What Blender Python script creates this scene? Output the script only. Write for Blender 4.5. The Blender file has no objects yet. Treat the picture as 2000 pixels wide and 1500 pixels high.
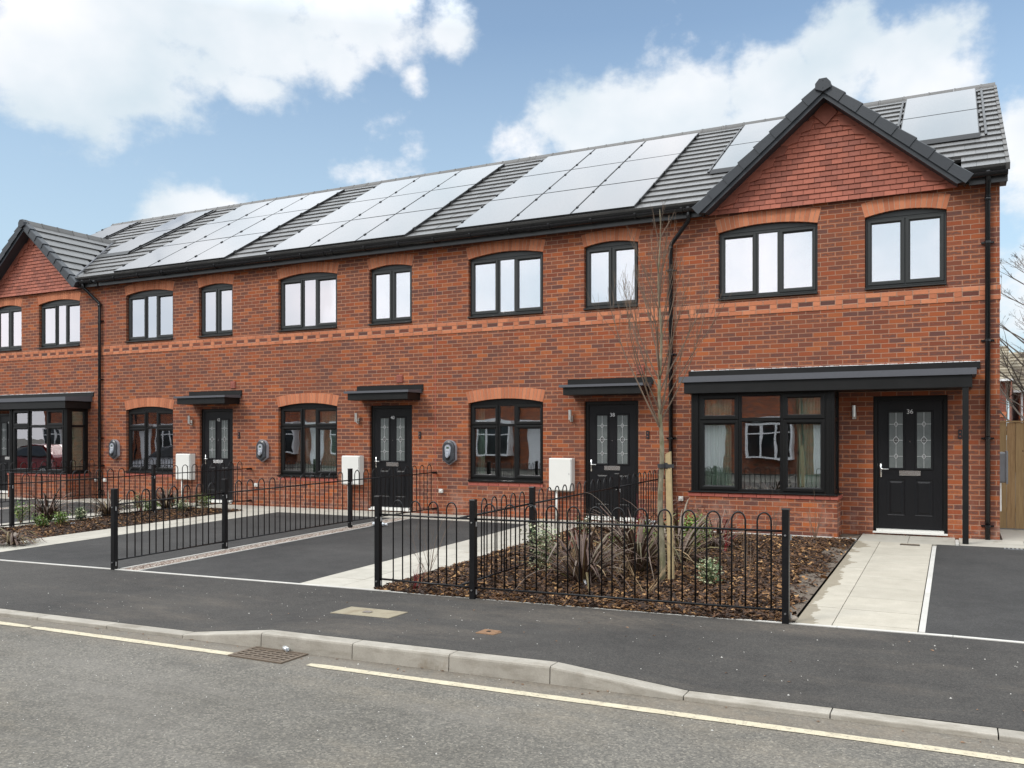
import bpy, math, random
from mathutils import Vector, Matrix
from mathutils.geometry import tessellate_polygon
R = math.radians
sc = bpy.context.scene
col = sc.collection

# ------------------------------------------------------------ camera
cam_d = bpy.data.cameras.new("camera"); cam = bpy.data.objects.new("camera", cam_d); col.objects.link(cam)
CD, CH, TH = 14.76, 1.457, math.atan(.5055)
cam.location = (0, -CD, CH); cam.rotation_euler = (R(90), 0, TH)
cam_d.sensor_width = 36; cam_d.lens = 36*1707/2000; cam_d.shift_y = 105/2000
cam_d.clip_start = .05; cam_d.clip_end = 3000
sc.camera = cam

# ------------------------------------------------------------ sky, sun, exposure
SUN_EL, SUN_AZ = 42, 215          # azimuth measured clockwise from +Y
w = bpy.data.worlds.new("World"); sc.world = w; w.use_nodes = True
def build_world():
    nt = w.node_tree; N = nt.nodes; Lk = nt.links; N.clear()
    def n(t, **k):
        x = N.new(t)
        for a, b in k.items(): setattr(x, a, b)
        return x
    def m(op, a, b=None, c=None, clamp=False):
        x = n('ShaderNodeMath', operation=op, use_clamp=clamp)
        for i, v in enumerate((a, b, c)):
            if v is None: continue
            if hasattr(v, 'is_linked'): Lk.new(v, x.inputs[i])
            else: x.inputs[i].default_value = v
        return x.outputs[0]
    out = n('ShaderNodeOutputWorld')
    sky = n('ShaderNodeTexSky', sky_type='NISHITA'); sky.sun_disc = False
    sky.sun_elevation = R(SUN_EL); sky.sun_rotation = R(SUN_AZ)
    sky.air_density = 1.0; sky.dust_density = 1.2; sky.ozone_density = 1.6
    bgs = n('ShaderNodeBackground'); bgs.inputs[1].default_value = SKY_S
    hs = n('ShaderNodeHueSaturation'); hs.inputs['Saturation'].default_value = .86
    tm = n('ShaderNodeMix', data_type='RGBA', blend_type='MULTIPLY'); tm.inputs[0].default_value = 1; tm.inputs[7].default_value = (.95, 1.08, 1.07, 1); Lk.new(sky.outputs[0], tm.inputs[6]); Lk.new(tm.outputs[2], hs.inputs['Color']); Lk.new(hs.outputs[0], bgs.inputs[0])
    tc = n('ShaderNodeTexCoord'); sp = n('ShaderNodeSeparateXYZ'); Lk.new(tc.outputs['Generated'], sp.inputs[0])
    az = m('MULTIPLY', m('ARCTAN2', sp.outputs[0], sp.outputs[1]), 180/math.pi)
    el = m('MULTIPLY', m('ARCSINE', sp.outputs[2]), 180/math.pi)
    # coordinates on a sphere stretched so that clouds lie flat
    cv = n('ShaderNodeCombineXYZ'); Lk.new(m('MULTIPLY', az, 1/10), cv.inputs[0]); Lk.new(m('MULTIPLY', el, 1/8.0), cv.inputs[1])
    nz = n('ShaderNodeTexNoise'); nz.inputs['Scale'].default_value = 2.6; nz.inputs['Detail'].default_value = 9; nz.inputs['Roughness'].default_value = .56; nz.inputs['Lacunarity'].default_value = 2.1
    Lk.new(cv.outputs[0], nz.inputs['Vector'])
    nz2 = n('ShaderNodeTexNoise'); nz2.inputs['Scale'].default_value = .75; nz2.inputs['Detail'].default_value = 5
    Lk.new(cv.outputs[0], nz2.inputs['Vector'])
    warp = m('MULTIPLY', m('SUBTRACT', nz.outputs[0], .5), 3.1)
    # cloud banks: azimuth, elevation, half width, half height (degrees)
    tot = None
    for a, e, ra, re_, amp in CLOUDS:
        da = m('DIVIDE', m('SUBTRACT', az, a), ra); de = m('DIVIDE', m('SUBTRACT', el, e), re_)
        d = m('SQRT', m('ADD', m('MULTIPLY', da, da), m('MULTIPLY', de, de)))
        v = m('MULTIPLY', m('SUBTRACT', 1.0, d), amp)
        tot = v if tot is None else m('MAXIMUM', tot, v)
    # overcast everywhere outside the open patch of sky above the terrace
    absaz = m('ABSOLUTE', m('SUBTRACT', az, -25))
    side = m('DIVIDE', m('SUBTRACT', absaz, 35), 7)
    high = m('DIVIDE', m('SUBTRACT', el, 27.5), 2.5)
    tot = m('MAXIMUM', tot, m('MINIMUM', m('MAXIMUM', side, high), 1.9))
    tot = m('MAXIMUM', tot, -1.6)
    dens = m('ADD', m('MULTIPLY', tot, 1.25), warp)
    mask = n('ShaderNodeMapRange', interpolation_type='SMOOTHSTEP'); Lk.new(dens, mask.inputs[0])
    mask.inputs[1].default_value = -.15; mask.inputs[2].default_value = .80
    # cloud colour: white tops, pale grey bellies
    cr = n('ShaderNodeMix', data_type='RGBA')
    ff = n('ShaderNodeMapRange'); Lk.new(nz2.outputs[0], ff.inputs[0]); ff.inputs[1].default_value = .36; ff.inputs[2].default_value = .64
    Lk.new(ff.outputs[0], cr.inputs[0])
    cr.inputs[6].default_value = (.66, .755, .82, 1); cr.inputs[7].default_value = (.98, .98, 1.0, 1)
    bgc = n('ShaderNodeBackground'); bgc.inputs[1].default_value = 1.0
    hi = n('ShaderNodeMapRange'); Lk.new(el, hi.inputs[0]); hi.inputs[1].default_value = 25; hi.inputs[2].default_value = 32
    hi.inputs[3].default_value = CLOUD_LO; hi.inputs[4].default_value = CLOUD_HI
    bk = n('ShaderNodeMapRange'); Lk.new(absaz, bk.inputs[0]); bk.inputs[1].default_value = 33; bk.inputs[2].default_value = 48; bk.inputs[3].default_value = CLOUD_LO; bk.inputs[4].default_value = CLOUD_BACK
    Lk.new(m('MAXIMUM', hi.outputs[0], bk.outputs[0]), bgc.inputs[1]); Lk.new(cr.outputs[2], bgc.inputs[0])
    # thin veil of haze low down
    veil = n('ShaderNodeMapRange'); Lk.new(el, veil.inputs[0]); veil.inputs[1].default_value = 3; veil.inputs[2].default_value = 25
    veil.inputs[3].default_value = .80; veil.inputs[4].default_value = .0
    bgv = n('ShaderNodeBackground'); bgv.inputs[0].default_value = (.53, .67, .77, 1)
    m0 = n('ShaderNodeMixShader'); Lk.new(veil.outputs[0], m0.inputs[0]); Lk.new(bgs.outputs[0], m0.inputs[1]); Lk.new(bgv.outputs[0], m0.inputs[2])
    mx = n('ShaderNodeMixShader'); Lk.new(m('MULTIPLY', mask.outputs[0], .95), mx.inputs[0]); Lk.new(m0.outputs[0], mx.inputs[1]); Lk.new(bgc.outputs[0], mx.inputs[2])
    Lk.new(mx.outputs[0], out.inputs[0])
SKY_S, CLOUD_LO, CLOUD_HI, CLOUD_BACK = .165, 1.0, 2.3, 1.36
CLOUDS = [(-76, 31, 15, 8, 2.5), (-66.5, 27.5, 11.5, 6.5, 3), (-52, 22, 9, 4.6, 1.6), (-47, 25, 13, 4.0, 1.5), (-41, 23.6, 6, 3.2, 1.3), (-36.5, 25.4, 5, 3.2, 1.2), (-42.8, 20.9, 3.6, 1.5, .9), (-54, 18.6, 5.5, 2.8, 1.1),  # first two banks are out of view, added for the left panels to mirror
          (-31.0, 25.2, 2.3, 2.0, 1.0), (-33.2, 22.3, .9, .8, .6), (-47, 12.6, 4.3, 3.2, 1.2), (-36, 16.8, 2.0, 1.8, .35),
          (-20.5, 19.2, 5.5, 3.7, 1.5), (-16, 20, 5, 4.0, 1.5), (-9.5, 20.3, 5, 3.6, 1.5), (-6, 22.2, 4.0, 3.1, 1.4), (-2.2, 21, 4.2, 3.6, 1.3), (-12, 15.5, 16, 4.5, 1.5), (-25.5, 18, 3, 2.2, .9),
          (4.2, 15.5, 3.0, 3.6, 1.1), (5, 8, 8, 4.5, .8)]
build_world()
sun_d = bpy.data.lights.new("sun", 'SUN'); sun = bpy.data.objects.new("sun", sun_d); col.objects.link(sun)
sun_d.energy = 1.6; sun_d.angle = R(14); sun_d.color = (1, .955, .89)
sd = Vector((math.sin(R(SUN_AZ))*math.cos(R(SUN_EL)), math.cos(R(SUN_AZ))*math.cos(R(SUN_EL)), math.sin(R(SUN_EL))))
sun.rotation_euler = sd.to_track_quat('Z', 'Y').to_euler(); sun.location = (-10, -20, 20)
sc.view_settings.view_transform = 'Standard'; sc.view_settings.look = 'None'; sc.view_settings.exposure = .12; sc.view_settings.gamma = 1
sc.cycles.max_bounces = 8; sc.cycles.transparent_max_bounces = 16; sc.cycles.use_denoising = True

# ------------------------------------------------------------ node material helper
class NM:
    def __init__(s, name):
        s.m = bpy.data.materials.new(name); s.m.use_nodes = True
        s.nt = s.m.node_tree; s.N = s.nt.nodes; s.L = s.nt.links; s.N.clear()
        s.out = s.N.new('ShaderNodeOutputMaterial'); s.b = s.N.new('ShaderNodeBsdfPrincipled'); s.L.new(s.b.outputs[0], s.out.inputs[0])
        s.pos = s.N.new('ShaderNodeNewGeometry').outputs['Position']
    def inp(s, sock, v):
        if hasattr(v, 'is_linked'): s.L.new(v, sock)
        else:
            if hasattr(sock.default_value, '__len__') and len(sock.default_value) == 4 and len(v) == 3: v = (*v, 1)
            sock.default_value = v
    def math(s, op, a, b=0.0, clamp=False):
        x = s.N.new('ShaderNodeMath'); x.operation = op; x.use_clamp = clamp; s.inp(x.inputs[0], a); s.inp(x.inputs[1], b); return x.outputs[0]
    def noise(s, scale, detail=3, rough=.5, vec=None):
        x = s.N.new('ShaderNodeTexNoise'); x.inputs['Scale'].default_value = scale; x.inputs['Detail'].default_value = detail
        x.inputs['Roughness'].default_value = rough; s.L.new(vec or s.pos, x.inputs['Vector']); return x.outputs[0]
    def vor(s, scale, out='Distance', vec=None):
        x = s.N.new('ShaderNodeTexVoronoi'); x.inputs['Scale'].default_value = scale; s.L.new(vec or s.pos, x.inputs['Vector']); return x.outputs[out]
    def scale(s, v, vec=None):
        x = s.N.new('ShaderNodeVectorMath'); x.operation = 'MULTIPLY'; s.L.new(vec or s.pos, x.inputs[0]); x.inputs[1].default_value = v; return x.outputs[0]
    def rng(s, v, a, b, c=0.0, d=1.0):
        x = s.N.new('ShaderNodeMapRange'); s.inp(x.inputs[0], v)
        for i, t in enumerate((a, b, c, d)): x.inputs[i+1].default_value = t
        return x.outputs[0]
    def mix(s, f, a, b, mode='MIX'):
        x = s.N.new('ShaderNodeMix'); x.data_type = 'RGBA'; x.blend_type = mode; s.inp(x.inputs[0], f); s.inp(x.inputs[6], a); s.inp(x.inputs[7], b); return x.outputs[2]
    def ramp(s, f, stops, interp='LINEAR'):
        x = s.N.new('ShaderNodeValToRGB'); s.inp(x.inputs[0], f); cr = x.color_ramp; cr.interpolation = interp
        while len(cr.elements) < len(stops): cr.elements.new(.5)
        for e, (p, c) in zip(cr.elements, stops): e.position = p; e.color = (*c, 1)
        return x.outputs[0]
    def tint(s):
        x = s.N.new('ShaderNodeAttribute'); x.attribute_name = 'tint'; return x.outputs['Fac']
    def bump(s, h, strength=.3, dist=.01):
        x = s.N.new('ShaderNodeBump'); x.inputs['Strength'].default_value = strength; x.inputs['Distance'].default_value = dist
        s.L.new(h, x.inputs['Height']); s.L.new(x.outputs[0], s.b.inputs['Normal'])
    def set(s, color=None, rough=None, metal=None, spec=None):
        if color is not None: s.inp(s.b.inputs['Base Color'], color)
        if rough is not None: s.inp(s.b.inputs['Roughness'], rough)
        if metal is not None: s.inp(s.b.inputs['Metallic'], metal)
        if spec is not None: s.inp(s.b.inputs['Specular IOR Level'], spec)
        return s

def brick_mat(name, cols, mortar, zoff=0.0, patch=True, redder=0.0):
    a = NM(name)
    sp = a.N.new('ShaderNodeSeparateXYZ'); a.L.new(a.pos, sp.inputs[0])
    cv = a.N.new('ShaderNodeCombineXYZ'); a.L.new(a.math('ADD', sp.outputs[0], sp.outputs[1]), cv.inputs[0]); a.L.new(a.math('ADD', sp.outputs[2], 30+zoff), cv.inputs[1])
    wob = a.N.new('ShaderNodeVectorMath'); wob.operation = 'ADD'; a.L.new(cv.outputs[0], wob.inputs[0])
    wn = a.N.new('ShaderNodeTexNoise'); wn.inputs['Scale'].default_value = 14; a.L.new(cv.outputs[0], wn.inputs['Vector'])
    wm = a.N.new('ShaderNodeVectorMath'); wm.operation = 'MULTIPLY_ADD'; a.L.new(wn.outputs['Color'], wm.inputs[0]); wm.inputs[1].default_value = (.006, .006, 0); wm.inputs[2].default_value = (-.003, -.003, 0)
    a.L.new(wm.outputs[0], wob.inputs[1]); vec = wob.outputs[0]
    def br(ms, sm, c1=(0, 0, 0, 1), c2=(1, 1, 1, 1), cm=(0, 0, 0, 1)):
        b = a.N.new('ShaderNodeTexBrick'); b.offset = .5; b.inputs['Scale'].default_value = 1; b.inputs['Brick Width'].default_value = .225; b.inputs['Row Height'].default_value = .075
        b.inputs['Mortar Size'].default_value = ms; b.inputs['Mortar Smooth'].default_value = sm; b.inputs['Color1'].default_value = c1; b.inputs['Color2'].default_value = c2; b.inputs['Mortar'].default_value = cm
        b.inputs['Bias'].default_value = 0; a.L.new(vec, b.inputs['Vector']); return b
    b1 = br(.0050, .25)
    rnd = a.N.new('ShaderNodeSeparateColor'); br0 = br(0, 0); a.L.new(br0.outputs['Color'], rnd.inputs[0]); r = rnd.outputs[0]
    base = a.ramp(r, cols)
    # large slow drift between brick packs, and fine drag marks
    drift = a.noise(.7, 3); base = a.mix(a.rng(drift, .35, .65, 0, .35), base, a.mix(.55, base, (.17, .06, .035)))
    fine = a.noise(60, 3, .7, a.scale((1, 1, 2.2)))
    base = a.mix(.45, base, a.ramp(fine, [(.25, (.5, .5, .5)), (.75, (1.3, 1.25, 1.2))]), 'MULTIPLY')
    if patch:
        b2 = br(.021, .55)
        inner = a.math('SUBTRACT', 1.0, b2.outputs['Fac'])
        r2 = a.math('FRACT', a.math('MULTIPLY', r, 7.31))
        am = a.rng(r2, .28, .55, 0, .85)
        nm = a.rng(a.noise(22, 3, .65, a.scale((1, 1, 1.6))), .3, .52)
        f = a.math('MULTIPLY', a.math('MULTIPLY', inner, am), nm)
        base = a.mix(f, base, (.115, .062, .052))
    mcol = a.mix(a.noise(9, 4), mortar, tuple(c*.68 for c in mortar))
    c = a.mix(b1.outputs['Fac'], base, mcol)
    # lime bloom low on the wall and in scattered runs, and damp soot in larger clouds
    low = a.rng(sp.outputs[2], .0, .75, 1, 0); bl = a.rng(a.noise(2.6, 6, .7), .50, .70, 0, 1)
    c = a.mix(a.math('MULTIPLY', a.math('MULTIPLY', low, bl), .45), c, (.50, .36, .30))
    c = a.mix(a.math('MULTIPLY', a.rng(a.noise(1.1, 6, .72, a.scale((1, 1, .45))), .60, .74), .10), c, (.52, .36, .29))
    c = a.mix(a.math('MULTIPLY', a.rng(a.noise(.45, 4, .6), .45, .7), .28), c, (.14, .06, .04))
    a.set(c, .88, spec=.25)
    h = a.math('ADD', a.math('MULTIPLY', a.math('SUBTRACT', 1.0, b1.outputs['Fac']), 1.0), a.math('MULTIPLY', fine, .35))
    a.bump(h, .55, .006)
    return a.m
BR = [(0, (.28, .078, .033)), (.22, (.38, .106, .038)), (.42, (.32, .080, .032)), (.58, (.19, .058, .034)), (.74, (.46, .132, .042)), (.88, (.135, .052, .042)), (1, (.34, .088, .034))]
M = {}
M['brick'] = brick_mat('rustic red brickwork', BR, (.44, .285, .20), .0)
M['brick_far'] = brick_mat('plain dark red brickwork', [(0, (.22, .06, .04)), (.5, (.27, .08, .05)), (1, (.2, .055, .04))], (.3, .22, .18), 0, False)
M['brick_far2'] = brick_mat('mid red brickwork', [(0, (.33, .11, .07)), (.5, (.40, .14, .08)), (1, (.3, .1, .06))], (.45, .36, .3), 0, False)

def tinted(name, stops, rough=.8, nscale=40, nstr=.35, bump=.15, spec=.4, bd=.004):
    a = NM(name); t = a.tint(); c = a.ramp(t, stops)
    n = a.noise(nscale, 4, .6)
    c = a.mix(nstr, c, a.ramp(n, [(.2, (.45, .45, .45)), (.8, (1.4, 1.4, 1.4))]), 'MULTIPLY')
    a.set(c, rough, spec=spec)
    if bump: a.bump(n, bump, bd)
    return a
M['orange_brick'] = tinted('smooth orange brick', [(0, (.40, .135, .066)), (.5, (.49, .17, .083)), (1, (.56, .21, .105))], .85, 25, .2).m
M['dark_brick'] = tinted('dark rustic brick', [(0, (.13, .045, .032)), (.5, (.19, .058, .034)), (1, (.10, .048, .04))], .9, 30, .4).m
M['red_sill'] = tinted('red engineering brick', [(0, (.34, .085, .06)), (1, (.42, .12, .085))], .7, 20, .25).m
a = NM('mortar'); a.set(a.mix(a.noise(20), (.50, .34, .25), (.36, .24, .17)), .95); M['mortar'] = a.m
M['clay'] = tinted('red clay tile', [(0, (.22, .068, .044)), (.35, (.31, .095, .060)), (.75, (.38, .118, .074)), (1, (.27, .09, .062))], .72, 18, .25, .1).m
M['clay'].name = 'red clay tile'
M['roof_tile'] = tinted('grey concrete roof tile', [(0, (.068, .067, .065)), (.5, (.082, .08, .077)), (1, (.10, .097, .093))], .40, 30, .28, .06, .9).m
M['ridge_tile'] = tinted('grey ridge tile', [(0, (.11, .107, .103)), (1, (.15, .145, .14))], .6, 30, .3, .1).m
M['verge'] = tinted('dark grey plastic verge', [(0, (.032, .036, .042)), (1, (.040, .045, .052))], .5, 12, .1, 0).m
def plain(name, c, rough=.5, metal=0, spec=.5, ns=8, var=.12, bump=0):
    a = NM(name); n = a.noise(ns, 4); a.set(a.mix(n, tuple(x*(1-var) for x in c), tuple(min(1, x*(1+var)) for x in c)), a.rng(n, .2, .8, rough*.9, min(1, rough*1.1)), metal, spec)
    if bump: a.bump(n, bump, .003)
    return a.m
M['black_gloss'] = plain('glossy black plastic', (.010, .010, .011), .22)
M['grey_fascia'] = plain('dark grey fascia board', (.045, .046, .047), .38, ns=3)
M['frame_up'] = plain('anthracite window frame', (.024, .026, .025), .36, spec=.45, ns=30)
M['frame_dn'] = plain('black window frame', (.009, .009, .009), .36, spec=.25, ns=30)
M['lead'] = plain('lead grey trim', (.085, .088, .10), .5, ns=30, var=.1, bump=.2)
M['canopy_black'] = plain('black moulded canopy', (.008, .008, .008), .45, spec=.3, ns=5, var=.3)
M['white_plastic'] = plain('white painted box', (.74, .73, .69), .4, var=.03)
M['chrome'] = plain('polished steel', (.75, .74, .72), .18, 1, var=.03)
M['steel'] = plain('brushed steel', (.62, .60, .56), .35, 1, var=.1)
M['galv'] = plain('galvanised bolt', (.5, .5, .5), .4, 1)
M['terracotta'] = plain('terracotta plastic vent', (.26, .06, .035), .6)
M['bell_black'] = plain('black plastic', (.012, .012, .014), .5)
M['charger_dark'] = plain('dark grey shell', (.042, .045, .052), .33, ns=4)
M['charger_grey'] = plain('light grey shell', (.34, .36, .40), .35)
M['lcd'] = plain('green display', (.05, .085, .045), .3)
M['white'] = plain('white paint', (.8, .8, .8), .5, var=.04)
M['lightgrey_text'] = plain('pale grey lettering', (.25, .26, .28), .5)
M['gas_grey'] = plain('grey meter box plastic', (.20, .21, .22), .4)
M['fence_black'] = plain('black powder coated steel', (.008, .008, .009), .35, spec=.3, ns=15, var=.3)
M['strap'] = plain('black rubber strap', (.03, .03, .032), .7)
M['upvc_white'] = plain('white window plastic', (.8, .8, .8), .35, var=.04)

a = NM('black grained door'); g = a.noise(6, 5, .65, a.scale((14, 14, 1.2))); a.set(a.mix(g, (.006, .006, .007), (.013, .013, .015)), .36, spec=.25); a.bump(g, .6, .004); M['door'] = a.m
# glazing
def glass(name, refl, rough=.0, tintc=(.86, .93, .9), wav=.0):
    a = NM(name); a.N.remove(a.b)
    t = a.N.new('ShaderNodeBsdfTransparent'); t.inputs[0].default_value = (*tintc, 1)
    g = a.N.new('ShaderNodeBsdfGlossy'); g.inputs['Roughness'].default_value = rough; g.inputs[0].default_value = (1, .965, 1, 1)
    fr = a.N.new('ShaderNodeFresnel'); fr.inputs[0].default_value = 1.52
    f = a.math('ADD', a.math('MULTIPLY', fr.outputs[0], 1.75), refl, True)
    x = a.N.new('ShaderNodeMixShader'); a.L.new(f, x.inputs[0]); a.L.new(t.outputs[0], x.inputs[1]); a.L.new(g.outputs[0], x.inputs[2]); a.L.new(x.outputs[0], a.out.inputs[0])
    if wav:
        bp = a.N.new('ShaderNodeBump'); bp.inputs['Strength'].default_value = wav; bp.inputs['Distance'].default_value = .02
        a.L.new(a.noise(2.3, 1), bp.inputs['Height']); a.L.new(bp.outputs[0], g.inputs['Normal'])
    return a.m
M['glass_up'] = glass('upper window glass', .50, 0, wav=.03)
M['glass_dn'] = glass('lower window glass', .20, 0, wav=.04)
a = NM('textured door glass'); n = a.vor(140); a.set(a.mix(a.noise(5), (.07, .08, .078), (.15, .165, .16)), .25, spec=.6); a.bump(n, .6, .004); M['glass_door'] = a.m
M['lead_came'] = plain('silver lead strip', (.55, .56, .56), .4, .6)
a = NM('white sky backing'); a.set(a.mix(a.noise(3), (.84, .81, .85), (.90, .88, .92)), .8); M['sky_white'] = a.m  # added sheet behind upper panes, its white standing in for reflected bright sky
a = NM('pale green curtain'); wv = a.N.new('ShaderNodeTexWave'); wv.inputs['Scale'].default_value = 7; wv.inputs['Distortion'].default_value = 1.5; a.L.new(a.pos, wv.inputs['Vector'])
a.set(a.mix(wv.outputs[0], (.58, .70, .55), (.78, .86, .74)), .9); M['curtain'] = a.m
M['room'] = plain('room plaster', (.34, .38, .33), .9)
# solar glass
a = NM('solar panel glass')
n = a.noise(1.3, 3, .5, a.scale((1, .25, 1)))
sp = a.N.new('ShaderNodeSeparateXYZ'); a.L.new(a.pos, sp.inputs[0])
a.set((.010, .012, .020), a.rng(n, .3, .7, .05, .09), spec=.5); a.b.inputs['IOR'].default_value = 2.3; a.bump(n, .04, .05); M['solar'] = a.m
M['solar_frame'] = plain('black panel frame', (.012, .012, .013), .4)
M['solar_clamp'] = plain('dark clamp', (.03, .03, .03), .4)

def tarmac(name, lo, hi, stone, sc1, specks=.0, dust=None, rough=.85):
    a = NM(name)
    v = a.vor(sc1, 'Color'); s1 = a.N.new('ShaderNodeSeparateColor'); a.L.new(v, s1.inputs[0])
    big = a.noise(.55, 5, .6); mid = a.noise(4, 4, .6)
    c = a.mix(a.rng(big, .3, .7), lo, hi)
    c = a.mix(a.rng(mid, .3, .7, 0, .35), c, tuple(x*1.35 for x in hi))
    c = a.mix(.8, c, a.ramp(s1.outputs[0], stone), 'MULTIPLY')
    fine = a.noise(sc1*2.6, 2); c = a.mix(.5, c, a.ramp(fine, [(.3, (.6, .6, .6)), (.7, (1.4, 1.4, 1.4))]), 'MULTIPLY')
    if dust:
        d = a.math('MULTIPLY', a.rng(a.noise(.8, 5, .65, a.scale((.5, 1.5, 1))), .52, .72), a.rng(a.noise(30, 2), .3, .7, .3, 1))
        c = a.mix(a.math('MULTIPLY', d, dust[1]), c, dust[0])
    if specks:
        sv = a.vor(9); sz = a.vor(9, 'Color'); s2 = a.N.new('ShaderNodeSeparateColor'); a.L.new(sz, s2.inputs[0])
        thr = a.math('MULTIPLY', a.math('GREATER_THAN', s2.outputs[1], .80), a.math('LESS_THAN', sv, a.math('MULTIPLY', s2.outputs[0], specks)))
        c = a.mix(thr, c, (.42, .39, .34))
    if name.startswith('grey chipped'):
        sx = a.N.new('ShaderNodeSeparateXYZ'); a.L.new(a.pos, sx.inputs[0]); d = a.math('SUBTRACT', sx.outputs[1], a.math('MULTIPLY', sx.outputs[0], .045))
        silt = a.math('MULTIPLY', a.rng(a.math('ADD', d, a.math('MULTIPLY', a.noise(3, 5, .6), .25)), -9.40, -9.0), a.rng(a.noise(9, 5, .7), .35, .6, .3, 1))
        c = a.mix(a.math('MULTIPLY', silt, .6), c, (.20, .165, .125))
        # scuffs and polished runs along the wheel tracks
        tr_ = a.math('MULTIPLY', a.rng(a.noise(1.0, 5, .6, a.scale((.35, 2.2, 1))), .52, .68), .35); c = a.mix(tr_, c, (.19, .175, .155))
        ok = a.math('MULTIPLY', a.rng(a.noise(.9, 4, .6, a.scale((1, 1.4, 1))), .62, .70), .4); c = a.mix(ok, c, (.065, .06, .055))
    a.set(c, rough, spec=.3)
    a.bump(a.math('ADD', s1.outputs[1], a.math('MULTIPLY', fine, .7)), .5, .004)
    return a.m
M['road'] = tarmac('grey chipped road surface', (.098, .091, .079), (.150, .140, .124), [(0, (.55, .55, .55)), (.45, (.9, .9, .89)), (.8, (1.15, 1.13, 1.08)), (1, (1.75, 1.7, 1.6))], 85, 0, ((.27, .225, .165), .5))
M['footway'] = tarmac('dark footway tarmac', (.031, .029, .0275), (.060, .056, .051), [(0, (.6, .6, .6)), (.6, (1, 1, 1)), (1, (1.6, 1.55, 1.5))], 120, .05, ((.17, .14, .11), .55))
M['drive'] = tarmac('black drive tarmac', (.025, .0245, .024), (.052, .050, .048), [(0, (.65, .65, .65)), (.6, (1, 1, 1)), (1, (1.5, 1.5, 1.5))], 120, .03, ((.085, .08, .075), .4))
def concrete(name, lo, hi, stain=True):
    a = NM(name); t = a.tint(); n = a.noise(5, 5, .6); f = a.noise(90, 2)
    c = a.mix(a.rng(n, .25, .75), lo, hi); c = a.mix(a.rng(t, 0, 1, 0, .35), c, tuple(x*.72 for x in lo))
    c = a.mix(.35, c, a.ramp(f, [(.3, (.8, .8, .8)), (.7, (1.15, 1.15, 1.15))]), 'MULTIPLY')
    if stain:
        s = a.rng(a.noise(1.6, 6, .7, a.scale((1.6, .7, 1))), .60, .70); c = a.mix(a.math('MULTIPLY', s, .55), c, (.17, .125, .075))
    a.set(c, .8, spec=.3); a.bump(f, .2, .002); return a
def damp_edge(a):
    # rain-damp margin of the slabs next to the bark
    sp = a.N.new('ShaderNodeSeparateXYZ'); a.L.new(a.pos, sp.inputs[0])
    d = a.math('ADD', sp.outputs[0], a.math('MULTIPLY', a.noise(1.9, 5, .6), .75))
    return a.math('LESS_THAN', d, -.80)
a = concrete('pale paving slab', (.40, .375, .32), (.50, .47, .41)); M['slab'] = a.m
a = concrete('pale slab path', (.40, .365, .30), (.50, .46, .385), False)
f = damp_edge(a); old = a.b.inputs['Base Color'].links[0].from_socket; a.L.new(a.mix(a.math('MULTIPLY', f, .6), old, (.16, .125, .075)), a.b.inputs['Base Color']); M['slab_damp'] = a.m
M['cover_slab'] = concrete('buff concrete cover', (.25, .215, .15), (.33, .29, .21)).m
a = concrete('pale concrete kerb', (.29, .265, .225), (.44, .405, .35)); old = a.b.inputs['Base Color'].links[0].from_socket
a.L.new(a.mix(a.math('MULTIPLY', a.rng(a.noise(4.5, 6, .7, a.scale((.6, 1, 2.4))), .48, .68), .55), old, (.17, .145, .11)), a.b.inputs['Base Color']); M['kerb'] = a.m
M['edging'] = concrete('pale concrete edging', (.50, .48, .44), (.60, .58, .54), False).m
a = NM('worn yellow line'); n = a.noise(7, 6, .7); f = a.noise(120, 2); c = a.mix(a.rng(n, .3, .7), (.46, .40, .28), (.56, .50, .37)); c = a.mix(a.rng(a.noise(30, 5, .75), .52, .66, 0, .8), c, (.20, .175, .14)); a.set(c, .7); a.bump(f, .4, .003); M['yellow'] = a.m
a = NM('small pinkish gravel'); v = a.vor(45, 'Color'); s = a.N.new('ShaderNodeSeparateColor'); a.L.new(v, s.inputs[0]); a.set(a.ramp(s.outputs[0], [(0, (.20, .14, .11)), (.4, (.36, .26, .21)), (.7, (.48, .42, .36)), (1, (.62, .56, .5))]), .8); a.bump(a.vor(45), 1, .02); M['gravel'] = a.m
a = NM('damp bark soil'); v = a.vor(55, 'Color', a.scale((1, 1.8, 1))); s = a.N.new('ShaderNodeSeparateColor'); a.L.new(v, s.inputs[0]); a.set(a.ramp(s.outputs[0], [(0, (.012, .008, .006)), (.6, (.035, .02, .012)), (1, (.09, .045, .02))]), .85)
sp_ = a.N.new('ShaderNodeSeparateXYZ'); a.L.new(a.pos, sp_.inputs[0]); old = a.b.inputs['Base Color'].links[0].from_socket
bare = a.math('GREATER_THAN', a.math('ADD', sp_.outputs[0], a.math('MULTIPLY', a.noise(2.5, 4), .3)), -1.45)
a.L.new(a.mix(a.math('MULTIPLY', bare, .85), old, a.mix(a.noise(14, 5), (.10, .075, .055), (.22, .18, .14))), a.b.inputs['Base Color']); a.bump(a.noise(40, 4), 1, .03); M['soil'] = a.m
M['bark'] = tinted('bark chip', [(0, (.028, .016, .011)), (.3, (.080, .040, .021)), (.55, (.13, .062, .026)), (.8, (.25, .125, .048)), (1, (.48, .28, .12))], .75, 60, .5, 0).m
M['ground'] = plain('rough ground', (.09, .085, .07), .95, ns=1)
a = NM('young tree bark'); n = a.noise(30, 4, .6, a.scale((1, 1, .35))); c = a.mix(a.rng(n, .3, .7), (.115, .105, .06), (.27, .235, .165)); c = a.mix(a.rng(a.noise(6, 3), .5, .7, 0, .5), c, (.12, .13, .05)); a.set(c, .85); a.bump(n, .4, .004); M['bark_trunk'] = a.m
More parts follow.
